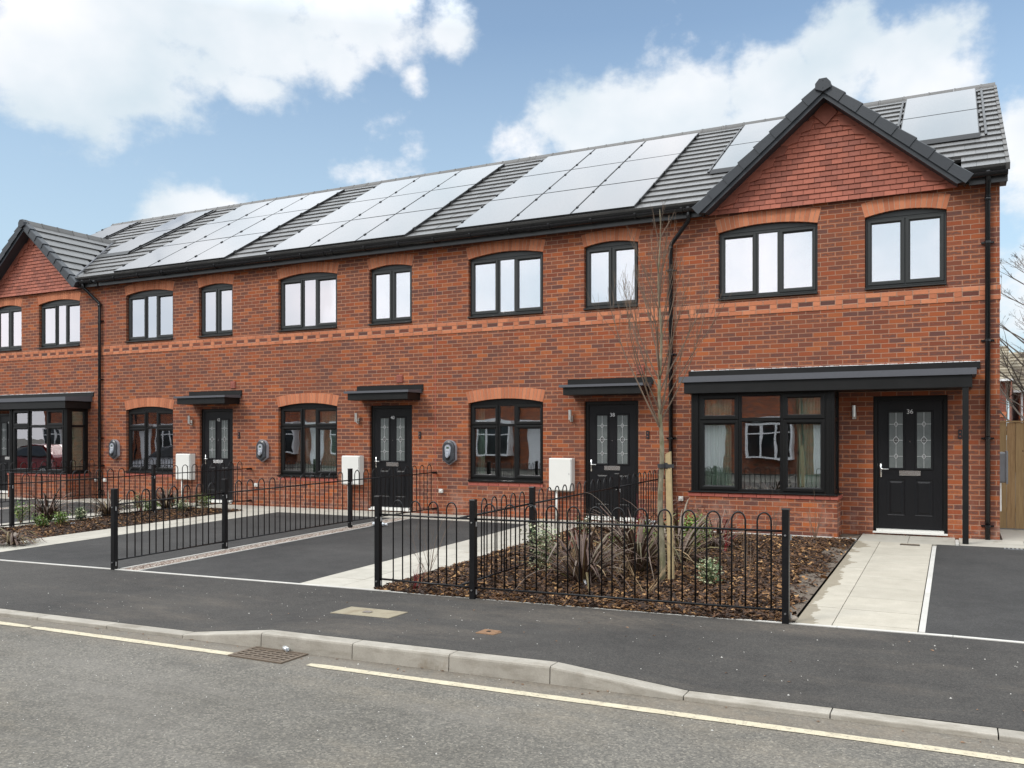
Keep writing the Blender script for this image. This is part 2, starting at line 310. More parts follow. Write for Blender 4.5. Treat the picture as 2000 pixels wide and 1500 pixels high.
a = NM('brown twig'); a.set(a.mix(a.noise(8), (.085, .055, .038), (.19, .13, .085)), .8); M['twig'] = a.m
a = NM('grey bare branches'); a.set(a.mix(a.noise(3), (.07, .055, .045), (.13, .105, .085)), .9); M['twig_far'] = a.m
a = NM('weathered fence board'); t = a.tint(); g = a.noise(3.2, 6, .65, a.scale((13, 13, 1.1))); c = a.mix(a.rng(g, .3, .7), (.23, .135, .06), (.38, .245, .115)); c = a.mix(a.rng(t, 0, 1, 0, .4), c, (.30, .22, .10))
k = a.vor(5.5, vec=a.scale((1.2, 1.2, .8))); c = a.mix(a.rng(k, .05, .09, .85, 0), c, (.07, .03, .012)); a.set(c, .8); a.bump(g, .3, .004); M['board'] = a.m
M['pale_wood'] = plain('pale rough timber', (.42, .32, .17), .85, ns=12, var=.35, bump=.3)
M['phormium'] = tinted('bronze strap leaf', [(0, (.045, .022, .016)), (.35, (.085, .045, .032)), (.6, (.13, .085, .06)), (.78, (.21, .165, .13)), (.9, (.10, .09, .03)), (1, (.30, .20, .11))], .5, 20, .3, 0).m
M['dryleaf'] = tinted('dry brown leaf', [(0, (.10, .055, .03)), (.5, (.2, .11, .06)), (1, (.34, .2, .12))], .8, 20, .3, 0).m
M['leaf_green'] = tinted('glossy green leaf', [(0, (.055, .11, .018)), (.5, (.11, .20, .03)), (.85, (.20, .31, .06)), (1, (.32, .2, .09))], .45, 30, .2, 0).m
M['leaf_var'] = tinted('variegated leaf', [(0, (.06, .11, .045)), (.45, (.12, .18, .08)), (.55, (.42, .44, .25)), (1, (.60, .60, .40))], .5, 30, .15, 0).m
M['leaf_var'].name = 'cream edged leaf'
M['straw'] = plain('dry straw cane', (.40, .28, .16), .8)
M['stem_red'] = plain('red stem', (.25, .018, .025), .5)
M['paper'] = plain('white scrap', (.72, .73, .76), .7)
M['blue_scrap'] = plain('blue wrapper', (.05, .22, .55), .5)
M['green_tag'] = plain('green plant tie', (.0, .22, .10), .5)
M['stone'] = plain('grey stone', (.26, .22, .18), .9, ns=20, var=.3, bump=.5)
M['iron'] = plain('rusty cast iron', (.15, .115, .085), .75, .3, ns=25, var=.35, bump=.4)
M['iron_new'] = plain('rusty brown cover', (.27, .16, .09), .8, 0, ns=40, var=.4, bump=.6)
M['pit'] = plain('dark pit', (.008, .007, .006), .9)
a = NM('clear plastic'); a.set((.7, .75, .8), .1); a.b.inputs['Transmission Weight'].default_value = .7; M['bottle'] = a.m
M['far_tile'] = tinted('brown lichened tile', [(0, (.16, .13, .09)), (1, (.30, .26, .19))], .9, 4, .5, 0).m
M['car_white'] = plain('white car paint', (.75, .75, .76), .15)
M['car_red'] = plain('red car paint', (.22, .02, .02), .15)
M['car_glass'] = plain('dark car glass', (.015, .018, .02), .05)
M['rubber'] = plain('tyre rubber', (.015, .015, .015), .8)
M['orange_hat'] = M['terracotta']

# ------------------------------------------------------------ mesh builder
class MB:
    def __init__(s): s.v = []; s.f = []; s.t = []
    def face(s, pts, t=.5):
        i = len(s.v); s.v += [tuple(p) for p in pts]; s.f.append(tuple(range(i, i+len(pts)))); s.t.append(t)
    def mesh(s, vs, fs, t=.5):
        i = len(s.v); s.v += [tuple(p) for p in vs]
        for f in fs: s.f.append(tuple(i+k for k in f)); s.t.append(t)
    def box(s, x0, x1, y0, y1, z0, z1, t=.5):
        s.hexa([(x0, y0, z0), (x1, y0, z0), (x1, y1, z0), (x0, y1, z0)], [(x0, y0, z1), (x1, y0, z1), (x1, y1, z1), (x0, y1, z1)], t)
    def hexa(s, a, b, t=.5):
        s.mesh(list(a)+list(b), [(3, 2, 1, 0), (4, 5, 6, 7), (0, 1, 5, 4), (1, 2, 6, 5), (2, 3, 7, 6), (3, 0, 4, 7)], t)
    def bevbox(s, x0, x1, y0, y1, z0, z1, b=.01, t=.5):
        # box with all its front/top edges eased: stacked outlines
        def ring(d, z): return [(x0+d, y0+d, z), (x1-d, y0+d, z), (x1-d, y1-d, z), (x0+d, y1-d, z)]
        s.loft([ring(b, z0), ring(0, z0+b), ring(0, z1-b), ring(b, z1)], t)
    def loft(s, rings, t=.5, cap=True, close=True):
        n = len(rings[0]); i = len(s.v)
        for r in rings: s.v += [tuple(p) for p in r]
        for k in range(len(rings)-1):
            for j in range(n if close else n-1):
                a, b = i+k*n+j, i+k*n+(j+1) % n
                s.f.append((a, b, b+n, a+n)); s.t.append(t)
        if cap and close:
            s.f.append(tuple(i+j for j in range(n-1, -1, -1))); s.t.append(t)
            s.f.append(tuple(i+(len(rings)-1)*n+j for j in range(n))); s.t.append(t)
    def tube(s, pts, r, n=8, t=.5, cap=True):
        pts = [Vector(p) for p in pts]; rs = r if hasattr(r, '__len__') else [r]*len(pts)
        rings = []; up = None
        for k, p in enumerate(pts):
            d = (pts[min(k+1, len(pts)-1)]-pts[max(k-1, 0)]).normalized()
            if up is None:
                up = Vector((0, 0, 1)) if abs(d.z) < .9 else Vector((0, 1, 0))
            a = d.cross(up)
            if a.length < 1e-4: a = d.cross(Vector((1, 0, 0)))
            a.normalize(); b = a.cross(d).normalized(); up = b
            rings.append([p+(a*math.cos(q)+b*math.sin(q))*rs[k] for q in [2*math.pi*j/n for j in range(n)]])
        s.loft(rings, t, cap)
    def prism(s, poly, lo, hi, axis='y', t=.5):
        # poly: 2D points; axis y -> (x,z), axis x -> (y,z), axis z -> (x,y)
        f = {'y': lambda p, q: (p[0], q, p[1]), 'x': lambda p, q: (q, p[0], p[1]), 'z': lambda p, q: (p[0], p[1], q)}[axis]
        s.loft([[f(p, lo) for p in poly], [f(p, hi) for p in poly]], t)
    def rectrings(s, x0, x1, z0, z1, prof, t=.5):
        # picture-frame: profile list of (inset, y)
        rings = [[(x0+d, y, z0+d), (x1-d, y, z0+d), (x1-d, y, z1-d), (x0+d, y, z1-d)] for d, y in prof]
        s.loft(rings, t, False)
    def build(s, name, mat, parent=None, smooth=False, loc=None):
        m = bpy.data.meshes.new(name)
        off = Vector((0, 0, 0))
        if parent is not None: off = world_of(parent)
        elif loc is not None: off = Vector(loc)
        m.from_pydata([(x-off.x, y-off.y, z-off.z) for x, y, z in s.v], [], s.f); m.update()
        at = m.attributes.new('tint', 'FLOAT', 'FACE'); at.data.foreach_set('value', s.t)
        m.materials.append(M[mat] if isinstance(mat, str) else mat)
        if smooth: m.polygons.foreach_set('use_smooth', [True]*len(m.polygons))
        o = bpy.data.objects.new(name, m); col.objects.link(o)
        if parent is not None: o.parent = parent
        elif loc is not None: o.location = loc
        return o
def world_of(o):
    v = Vector((0, 0, 0))
    while o is not None: v = v + o.location; o = o.parent
    return v
def tag(o, label, cat, group=None):
    o['label'] = label; o['category'] = cat
    if group: o['group'] = group
    return o
def thing(name, label, cat, loc, group=None):
    o = bpy.data.objects.new(name, None); col.objects.link(o); o.location = loc; o.empty_display_size = .2
    return tag(o, label, cat, group)
def struct(mb, name, mat):
    o = mb.build(name, mat); o['kind'] = 'structure'; return o
def text_obj(txt, size, p, mat, parent, name, rotx=90, rotz=0, roty=0, ext=.002, align='CENTER'):
    c = bpy.data.curves.new(name, 'FONT'); c.body = txt; c.size = size; c.extrude = ext; c.align_x = align; c.align_y = 'CENTER'; c.offset = 0
    o = bpy.data.objects.new('tmp', c); col.objects.link(o)
    dg = bpy.context.evaluated_depsgraph_get(); dg.update()
    me = bpy.data.meshes.new_from_object(o.evaluated_get(dg)); bpy.data.objects.remove(o)
    me.materials.clear(); me.materials.append(M[mat])
    mt = Matrix.Translation(Vector(p)-world_of(parent)) @ Matrix.Rotation(R(rotz), 4, 'Z') @ Matrix.Rotation(R(rotx), 4, 'X') @ Matrix.Rotation(R(roty), 4, 'Z')
    me.transform(mt)
    q = bpy.data.objects.new(name, me); col.objects.link(q); q.parent = parent; return q
rnd = random.Random(7)

# ------------------------------------------------------------ ground
def gz(x, y): return -.05+.0235*max(y, -9.0)
def Yb(x): return -6.60+.057*min(0, x)            # back edge of the footway
def Yk(x): return -8.87+.045*min(0, x)            # back of the kerb
ROADZ = -.285
KX = [(-200, 0), (-5.98, 0), (-5.12, .095), (-2.55, .095), (-1.6, 0), (200, 0)]
def kup(x):
    for (a, u), (b, v) in zip(KX, KX[1:]):
        if a <= x <= b: return u+(v-u)*(x-a)/(b-a)
    return 0
def sheet(poly_fn_rows, xs, mat, name, zoff=0):
    pass
def grid(name, mat, xs, ylo, yhi, ny, zf):
    mb = MB(); rows = []
    for i, x in enumerate(xs):
        rows.append([(x, ylo(x)+(yhi(x)-ylo(x))*j/ny, 0) for j in range(ny+1)])
    rows = [[(x, y, zf(x, y)) for x, y, _ in r] for r in rows]
    vs = [p for r in rows for p in r]; fs = []
    for i in range(len(xs)-1):
        for j in range(ny):
            a = i*(ny+1)+j; fs.append((a, a+ny+1, a+ny+2, a+1))
    mb.mesh(vs, fs); return struct(mb, name, mat)
mb = MB(); mb.face([(-900, -900, -.62), (900, -900, -.62), (900, 900, -.62), (-900, 900, -.62)]); struct(mb, 'ground', 'ground')
mb = MB(); mb.face([(6, -7.0, -.215), (60, -7.0, -.215), (60, -.01, -.06), (6, -.01, -.06)]); struct(mb, 'garden', 'ground')
mb = MB(); mb.face([(30, -.01, -.06), (80, -.01, -.06), (80, 60, -.06), (30, 60, -.06)]); struct(mb, 'field', 'ground')
mb = MB(); mb.face([(-24.5, -.01, -.06), (30, -.01, -.06), (30, 60, -.06), (-24.5, 60, -.06)]); struct(mb, 'back_ground', 'ground')
mb = MB()
for x0, x1 in ((-90, -45), (-45, 0), (0, 50)):
    mb.face([(x0, -14.6, ROADZ), (x1, -14.6, ROADZ), (x1, Yk(x1)-.1, ROADZ), (x0, Yk(x0)-.1, ROADZ)])
struct(mb, 'road', 'road')
mb = MB(); mb.box(-90, 50, -14.72, -14.6, -.6, -.18); struct(mb, 'far_kerb', 'kerb')
mb = MB(); mb.box(-90, 50, -19, -14.72, -.6, -.185); struct(mb, 'far_pavement', 'footway')
mb = MB(); mb.box(-90, 50, -34, -19, -.6, -.17); struct(mb, 'far_gardens', 'ground')
xs = [-90, -50, -30, -22, -18, -14, -11, -9] + [-8+.4*i for i in range(21)] + [1, 3, 6, 12, 50]
def zfoot(x, y):
    b, k = Yb(x), Yk(x); s = min(1, max(0, (b-.35-y)/(b-.35-k))); s = s*s*(3-2*s)
    zk = ROADZ+.032+kup(x)
    zb = gz(x, y)
    return zb*(1-s)+zk*s
grid('footway', 'footway', xs, Yk, lambda x: Yb(x)-.002, 8, zfoot)
# kerb stones, each with its own tint, lowered at the two crossovers
kr = random.Random(3)
joints = [-1.6-.0]
K = [(-5.98, -5.12), (-5.12, -4.22), (-4.22, -3.36), (-3.36, -2.55), (-2.55, -1.6)]
x = -1.6
while x < 30: K.append((x, x+.915)); x += .915
x = -5.98
while x > -60: K.append((x-.915, x)); x -= .915
kmb = MB()
for x0, x1 in K:
    t = kr.random(); g = .004; x0 += g; x1 -= g
    def prof(x):
        zt = ROADZ+.03+kup(x); y = Yk(x); b = min(.018, .008+.1*kup(x)); w_ = .135
        return [(x, y-.001, ROADZ-.1), (x, y-.001, zt), (x, y-w_+b, zt), (x, y-w_+.3*b, zt-.3*b), (x, y-w_-.0*b, zt-b), (x, y-w_-.008, ROADZ-.1)]
    kmb.loft([prof(x0), prof(x1)], t)
struct(kmb, 'kerb', 'kerb')
# yellow line, broken at the gully
mb = MB()
def yl(x0, x1, rounded=False):
    n = max(2, int((x1-x0)/.12)); r = random.Random(int(x0*10))
    pa = []; pb = []
    for i in range(n+1):
        x = x0+(x1-x0)*i/n; y = -9.33+.034*min(0, x)
        hw = .043+r.uniform(-.003, .003)
        if i in (0, n): hw *= .7
        pa.append((x, y-hw, ROADZ+.004)); pb.append((x, y+hw, ROADZ+.004))
    for i in range(n): mb.face([pa[i], pa[i+1], pb[i+1], pb[i]])
yl(-7.55, -5.02); yl(-60, -7.585); yl(-4.42, 30)
struct(mb, 'yellow_line', 'yellow')

# edging kerb along the back of the footway
mb = MB(); x = -40; er = random.Random(5)
while x < 14:
    x1 = x+.905
    if not (-5.3 < x+.45 < -1.9):
        mb.hexa([(x, Yb(x), -.4), (x1, Yb(x1), -.4), (x1, Yb(x1)+.055, -.4), (x, Yb(x)+.055, -.4)],
                [(x, Yb(x), gz(x, Yb(x))+.006), (x1, Yb(x1), gz(x, Yb(x1))+.006), (x1, Yb(x1)+.055, gz(x, Yb(x1))+.006), (x, Yb(x)+.055, gz(x, Yb(x))+.006)], er.random())
    else:
        mb.hexa([(x, Yb(x), -.4), (x1, Yb(x1), -.4), (x1, Yb(x1)+.04, -.4), (x, Yb(x)+.04, -.4)],
                [(x, Yb(x), gz(x, Yb(x))+.001), (x1, Yb(x1), gz(x, Yb(x1))+.001), (x1, Yb(x1)+.04, gz(x, Yb(x1))+.001), (x, Yb(x)+.04, gz(x, Yb(x))+.001)], er.random())
    x = x1+.004
for xa, y0, y1 in ((-.268, -6.55, -.84), (-9.5, -7.06, -.75), (-9.17, -7.06, -.75), (-18.95, -7.6, -.75), (-18.62, -7.6, -.75)):
    y = y0
    while y < y1-.3:
        y2 = min(y+.905, y1); w_ = .05 if xa > -1 else (.03 if xa < -9 else .02)
        mb.hexa([(xa, y, -.4), (xa+w_, y, -.4), (xa+w_, y2, -.4), (xa, y2, -.4)], [(xa, y, gz(0, y)+.008), (xa+w_, y, gz(0, y)+.008), (xa+w_, y2, gz(0, y2)+.008), (xa, y2, gz(0, y2)+.008)], er.random())
        y = y2+.004
# the low edging at the foot of the bay and beside the doorstep
mb.box(-4.1, -1.62, -.82, -.74, -.3, -.045, .3); mb.box(-1.62, -1.30, -.82, -.74, -.3, -.05, .6)
mb.box(.02, .065, -.86, -.3, -.3, -.046, .2)
struct(mb, 'edging', 'edging')
# drives
def flat(mb, x0, x1, y0f, y1f, dz=0, n=1):
    a = [(x0, y0f(x0)), (x1, y0f(x1)), (x1, y1f(x1)), (x0, y1f(x0))]
    mb.face([(x, y, gz(x, y)+dz) for x, y in a])
yf = lambda x: Yb(x)+.055
for x0, x1, yb in ((-9.14, -6.7, -.86), (-12.4, -9.5, -.9), (-18.6, -15.95, -.9), (-26, -18.95, -.9), (-.218, 6.0, -.84)):
    mb = MB(); mb.face([(x0, yf(x0), gz(0, yf(x0))), (x1, yf(x1), gz(0, yf(x1))), (x1, yb, gz(0, yb)), (x0, yb, gz(0, yb))]); struct(mb, 'driveway', 'drive')
mb = MB(); mb.face([(-40, yf(-40), gz(0, yf(-40))-.02), (-26, yf(-26), gz(0, yf(-26))-.02), (-26, 0, -.07), (-40, 0, -.07)]); struct(mb, 'driveway', 'drive')
# slab paving laid as single flags with open joints over dark bedding
sr = random.Random(11)
def paving(cols_, y0, y1f, row, mat, name='paving', zo=.0, under=True):
    mb = MB(); xa, xb = cols_[0], cols_[-1]
    for c0, c1 in zip(cols_, cols_[1:]):
        y = y1f(0.5*(c0+c1)) if callable(y1f) else y1f
        ytop = y0
        yy = ytop
        while yy > y+.02:
            y2 = max(yy-row, y); g = .0035; t = sr.random()
            z1, z2 = gz(0, yy), gz(0, y2); e = .003
            mb.hexa([(c0+g, y2+g, z2-.06), (c1-g, y2+g, z2-.06), (c1-g, yy-g, z1-.06), (c0+g, yy-g, z1-.06)],
                    [(c0+g, y2+g, z2+zo+sr.uniform(0, .002)), (c1-g, y2+g, z2+zo+sr.uniform(0, .002)), (c1-g, yy-g, z1+zo+sr.uniform(0, .002)), (c0+g, yy-g, z1+zo+sr.uniform(0, .002))], t)
            yy = y2
    o = struct(mb, name, mat)
    return o
paving([-1.28, -.965, -.275], -.86, yf, .62, 'slab_damp', 'path')
paving([-1.28, -.60, .02], -.012, -.86, .43, 'slab', 'doorstep_paving')
paving([.065, .9, 1.75, 2.6, 3.5], -.012, -.84, .45, 'slab', 'paving')
paving([.64, 1.35, 2.1, 3.0, 3.9], 1.38, -.01, .6, 'slab', 'paving')
paving([-6.7, -6.15, -5.69], -.86, yf, .62, 'slab', 'path')
paving([-6.7, -6.05, -5.4, -4.75, -4.12], -.012, -1.0, .5, 'slab', 'paving')
paving([-9.17+.62*i for i in range(4)]+[-6.7], -.012, -.86, .43, 'slab', 'paving')
paving([-13.3, -12.85, -12.4], -.9, yf, .62, 'slab', 'path')
paving([-15.95+.64*i for i in range(11)]+[-9.17], -.012, -.9, .45, 'slab', 'paving')
paving([-15.95, -15.5, -15.05], -.9, yf, .62, 'slab', 'path')
paving([-24+.7*i for i in range(7)]+[-19.35], -.012, -.9, .45, 'slab', 'paving')
paving([-19.3, -18.6, -17.9, -17.2, -16.6, -15.95], -.012, -.9, .45, 'slab', 'paving')
for xa, xb in ((-9.47, -9.17), (-18.92, -18.62)):
    mb = MB(); mb.face([(xa, -7.1, gz(0, -7.1)-.004), (xb, -7.1, gz(0, -7.1)-.004), (xb, -.9, gz(0, -.9)-.004), (xa, -.9, gz(0, -.9)-.004)])
    gr = random.Random(9)
    for i in range(3200):
        x = gr.uniform(xa+.03, xb-.01); y = gr.uniform(-7.05, -.92); s = gr.uniform(.007, .014); z = gz(0, y)
        mb.mesh([(x-s, y, z-.004), (x, y-s, z-.004), (x+s, y, z-.004), (x, y+s, z-.004), (x+gr.uniform(-.3, .3)*s, y, z+s*.8)], [(0, 1, 4), (1, 2, 4), (2, 3, 4), (3, 0, 4)])
    o = mb.build('gravel_strip', 'gravel'); o['kind'] = 'stuff'
    tag(o, 'strip of pinkish gravel between two black drives, '+('beside the long railings' if xa > -12 else 'at the far left'), 'gravel')
# planting beds
def bedz(x, y, x0, x1, y0, y1):
    e = min(x-x0, x1-x, y-y0, y1-y); e = max(0, min(1, e/.5))
    return gz(x, y)+.004+.05*e*(1+.5*math.sin(3*x+2*y)) + .006*math.sin(17*x)*math.cos(13*y)
def bed(x0, x1, y1, name, nch, label):
    y0 = lambda x: Yb(x)+.045
    n = 30; xs_ = [x0+(x1-x0)*i/n for i in range(n+1)]
    grid(name, 'soil', xs_, y0, lambda x: y1, 30, lambda x, y: bedz(x, y, x0, x1, y0(x), y1)-.006)
    mb = MB(); r = random.Random(int(-x0*10))
    for i in range(nch):
        x = r.uniform(x0+.01, x1-.01); yb = y0(x)
        y = yb-.03+(y1-.01-yb+.03)*r.random()**1.25
        if y < yb and not (-5.3 < x < -1.6): y = yb+.03
        if x > -1.47-.12*math.sin(y*2.3)-.07*math.sin(y*7) and x0 > -6 and y < -1.8 and r.random() < .88: continue
        z = bedz(x, y, x0, x1, yb, y1) if y > yb else gz(x, y)+.006
        z += r.uniform(0, .022)
        L = r.uniform(.009, .028) if r.random() < .88 else r.uniform(.028, .055); W = r.uniform(.004, .012)
        if r.random() < .25: W *= 1.8; L *= .8
        a_ = r.gauss(0, .9); dx, dy = math.cos(a_), math.sin(a_); tz = r.gauss(0, .28)*L; rl = r.gauss(0, .5)*W; T = r.uniform(.002, .006)
        t = r.random()**2.3
        c = Vector((x, y, z)); u = Vector((dx*L, dy*L, tz)); v = Vector((-dy*W, dx*W, rl)); k = Vector((0, 0, T))
        j = r.uniform(.5, 1)
        p = [c-u-v*j, c+u-v, c+u+v*j, c-u+v]
        q = [a__-k for a__ in p]
        mb.mesh(p+q, [(0, 1, 2, 3), (0, 4, 5, 1), (1, 5, 6, 2), (2, 6, 7, 3), (3, 7, 4, 0)], t)
    o = mb.build('bark_mulch', 'bark'); o['kind'] = 'stuff'; tag(o, label, 'bark mulch')
bed(-5.685, -1.305, -1.0, 'planting_bed', 42000, 'brown bark chips covering the near bed behind the front railings')
bed(-15.04, -13.31, -.92, 'planting_bed', 9500, 'brown bark chips in the narrow far bed between two pale paths')
mb = MB(); mb.face([(-4.1, -1.02, -.068), (-1.3, -1.02, -.068), (-1.3, -.0, -.068), (-4.1, 0, -.068)]); struct(mb, 'soil_strip', 'soil')
mbx = MB(); r = random.Random(78)
for i in range(1300):
    x = r.uniform(-4.08, -1.33); y = r.uniform(-1.02, -.84); L = r.uniform(.012, .04); W = r.uniform(.004, .01); a_ = r.gauss(0, .9); dx, dy = math.cos(a_), math.sin(a_)
    c = Vector((x, y, -.062+r.uniform(0, .012))); u = Vector((dx*L, dy*L, r.gauss(0, .2)*L)); v = Vector((-dy*W, dx*W, 0)); k = Vector((0, 0, .004)); p = [c-u-v, c+u-v, c+u+v, c-u+v]
    mbx.mesh(p+[q-k for q in p], [(0, 1, 2, 3), (0, 4, 5, 1), (1, 5, 6, 2), (2, 6, 7, 3), (3, 7, 4, 0)], r.random()**1.9)
o = mbx.build('bark_mulch', 'bark'); o['kind'] = 'stuff'; tag(o, 'thin row of bark chips against the edging under the bay', 'bark mulch')

# ironwork in the footway
def slabcover(cx, cy, hw, hd, mat, name, label, cat, dz=.006, notch=True, skew=0):
    mb = MB(); z = zfoot(cx, cy)+.004
    P = [(cx-hw, cy-hd), (cx+hw, cy-hd), (cx+hw, cy+hd), (cx-hw, cy+hd)]
    top = [(x+(y-cy)*skew, y, zfoot(x, y)+dz) for x, y in P]; bot = [(x, y, zz-.05) for x, y, zz in top]
    mb.hexa(bot, top, .1)
    t = thing(name, label, cat, (cx, cy, z)); mb.build('cover', mat, t); return t
t = slabcover(-4.98, -7.93, .335, .19, 'cover_slab', 'access_cover', 'pale rectangular concrete access cover set in the dark footway', 'access cover', skew=-.1)
mb = MB(); mb.box(-5.03, -4.95, -7.98, -7.91, zfoot(-5, -7.95)+.0075, zfoot(-5, -7.95)+.011); mb.build('key_plate', 'steel', t)
t = slabcover(-3.50, -8.27, .085, .075, 'iron_new', 'stopcock_cover', 'small rusty square stopcock cover in the footway near the kerb', 'utility cover', .007)
mb = MB(); zz = zfoot(-3.5, -8.27)+.009
for i in range(5): mb.box(-3.575, -3.425, -8.335+i*.03, -8.32+i*.03, zz-.003, zz+.004)
mb.build('ribs', 'iron_new', t)
mb = MB(); mb.box(-3.515, -3.485, -8.285, -8.255, zz, zz+.0075); mb.build('keyhole', 'pit', t)
t = thing('road_gully', 'brown slotted iron gully grate at the foot of the raised kerb', 'drain grate', (-4.93, -9.33, ROADZ))
mb = MB(); gx0, gx1, gy0, gy1 = -5.17, -4.62, -9.56, -9.24; z0 = ROADZ+.001; z1 = ROADZ+.012
mb.box(gx0+.02, gx1-.02, gy0+.02, gy1-.02, z0, z0+.003); mb.build('pit', 'pit', t)
mb = MB()
for a_, b_, c_, d_ in ((gx0, gx1, gy0, gy0+.025), (gx0, gx1, gy1-.025, gy1), (gx0, gx0+.025, gy0+.025, gy1-.025), (gx1-.025, gx1, gy0+.025, gy1-.025)): mb.box(a_, b_, c_, d_, z0, z1)
for i in range(1, 6): y = gy0+.0+(gy1-gy0)*i/6; mb.box(gx0+.025, gx1-.025, y-.012, y+.012, z0, z1-.001)
for i in range(1, 6): x = gx0+(gx1-gx0)*i/6; mb.box(x-.010, x+.010, gy0+.025, gy1-.025, z0, z1-.004)
mb.build('grate', 'iron', t)
t = thing('rainwater_grid', 'dark slotted drain grid let into the slab path before the right door', 'drain grid', (-.55, -1.05, gz(0, -1.05)))
mb = MB(); zz = gz(0, -1.05)+.006
for i in range(4): mb.box(-.68, -.44, -1.11+i*.03, -1.092+i*.03, zz-.006, zz+.004)
mb.build('slots', 'iron', t); mb = MB(); mb.box(-.69, -.43, -1.12, -.99, zz-.02, zz-.002); mb.build('frame', 'pit', t)
t = thing('channel_drain', 'grey slotted channel drain at the right edge of the drive', 'drain channel', (.95, -.93, gz(0, -.93)))
mb = MB(); zz = gz(0, -.93)+.003
mb.box(.62, 3.2, -1.0, -.87, zz-.03, zz+.002); mb.build('channel', 'gas_grey', t); mb = MB()
for i in range(50): mb.box(.64+i*.05, .665+i*.05, -.985, -.885, zz+.0025, zz+.0035)
mb.build('slots', 'pit', t)

# ------------------------------------------------------------ houses
ZS_U, ZA_U, ZB_U = 4.915, 5.0, 3.765       # upper openings: springing, crown, sill
ZS_G, ZA_G, ZB_G = 2.125, 2.205, .605
def arc(x0, x1, zs, za, n=14):
    w_ = (x1-x0)/2; h = za-zs; r = (w_*w_+h*h)/(2*h); cx = (x0+x1)/2; cz = za-r; a0 = math.asin(w_/r)
    return [(cx+r*math.sin(-a0+2*a0*i/n), cz+r*math.cos(-a0+2*a0*i/n)) for i in range(n+1)], (cx, cz, r, a0)
def opening(x0, x1, zb, zs, za=None):
    if za is None: return [(x0, zb), (x1, zb), (x1, zs), (x0, zs)]
    a_, _ = arc(x0, x1, zs, za); return [(x0, zb), (x1, zb)]+[p for p in reversed(a_)]
def wall_mesh(x0, x1, z0, z1, holes, y=0.0, depth=.10, thick=.3):
    mb = MB(); outer = [(x0, z0), (x1, z0), (x1, z1), (x0, z1)]
    loops = [[Vector((p[0], p[1], 0)) for p in outer]]+[[Vector((p[0], p[1], 0)) for p in h] for h in holes]
    allp = [p for l in loops for p in l]; tris = tessellate_polygon(loops)
    fs = []
    for a_, b_, c_ in tris:
        n = (allp[b_]-allp[a_]).cross(allp[c_]-allp[a_])
        fs.append((a_, b_, c_) if n.z > 0 else (a_, c_, b_))
    mb.mesh([(p.x, y, p.y) for p in allp], fs)
    mb.mesh([(p.x, y+thick, p.y) for p in allp], [tuple(reversed(f)) for f in fs])
    for h in holes:
        n = len(h)
        for i in range(n):
            p, q = h[i], h[(i+1) % n]; mb.face([(p[0], y, p[1]), (p[0], y+thick, p[1]), (q[0], y+thick, q[1]), (q[0], y, q[1])])
    mb.face([(x0, y, z0), (x0, y+thick, z0), (x0, y+thick, z1), (x0, y, z1)][::-1]); mb.face([(x1, y, z0), (x1, y+thick, z0), (x1, y+thick, z1), (x1, y, z1)])
    mb.face([(x0, y, z1), (x1, y, z1), (x1, y+thick, z1), (x0, y+thick, z1)])
    return mb
ar = random.Random(21)
def arch_part(h, x0, x1, zs, za, ht=.222, name='brick_arch'):
    pts, (cx, cz, r, a0) = arc(x0, x1, zs, za)
    e = .10*(2/(x1-x0+.4))          # skewback splay
    n = max(7, int(round((x1-x0+.06)/.0755)))
    mb = MB(); sweep = a0
    for i in range(n):
        f0, f1 = -1+2*i/n, -1+2*(i+1)/n; g = .13/n
        def pt(f, top):
            a_ = a0*f*1.0; s, c = math.sin(a_), math.cos(a_)
            if not top: return (cx+r*s, cz+r*c)
            # top line follows a slightly flatter arc, splayed outward
            x = cx+r*s+f*.055; return (x, zs+ht*.99+(za-zs)*.9*(1-f*f))
        A, B = pt(f0+g, 0), pt(f1-g, 0); C, D = pt(f1-g, 1), pt(f0+g, 1); yy = -.006-ar.uniform(0, .002)
        mb.prism([A, B, C, D], yy, .07, 'y', ar.random())
    o = mb.build(name, 'orange_brick', h)
    b = MB(); n2 = 16; low = [(cx+r*math.sin(a0*f), cz+r*math.cos(a0*f)+.004) for f in [-1+2*i/n2 for i in range(n2+1)]]
    top = [(cx+r*math.sin(a0*f)+f*.055, zs+ht*.99+(za-zs)*.9*(1-f*f)-.003) for f in [-1+2*i/n2 for i in range(n2+1)]]
    for i in range(n2): b.prism([low[i], low[i+1], top[i+1], top[i]], -.0025, .05)
    b.build('mortar_bed', 'mortar', o)
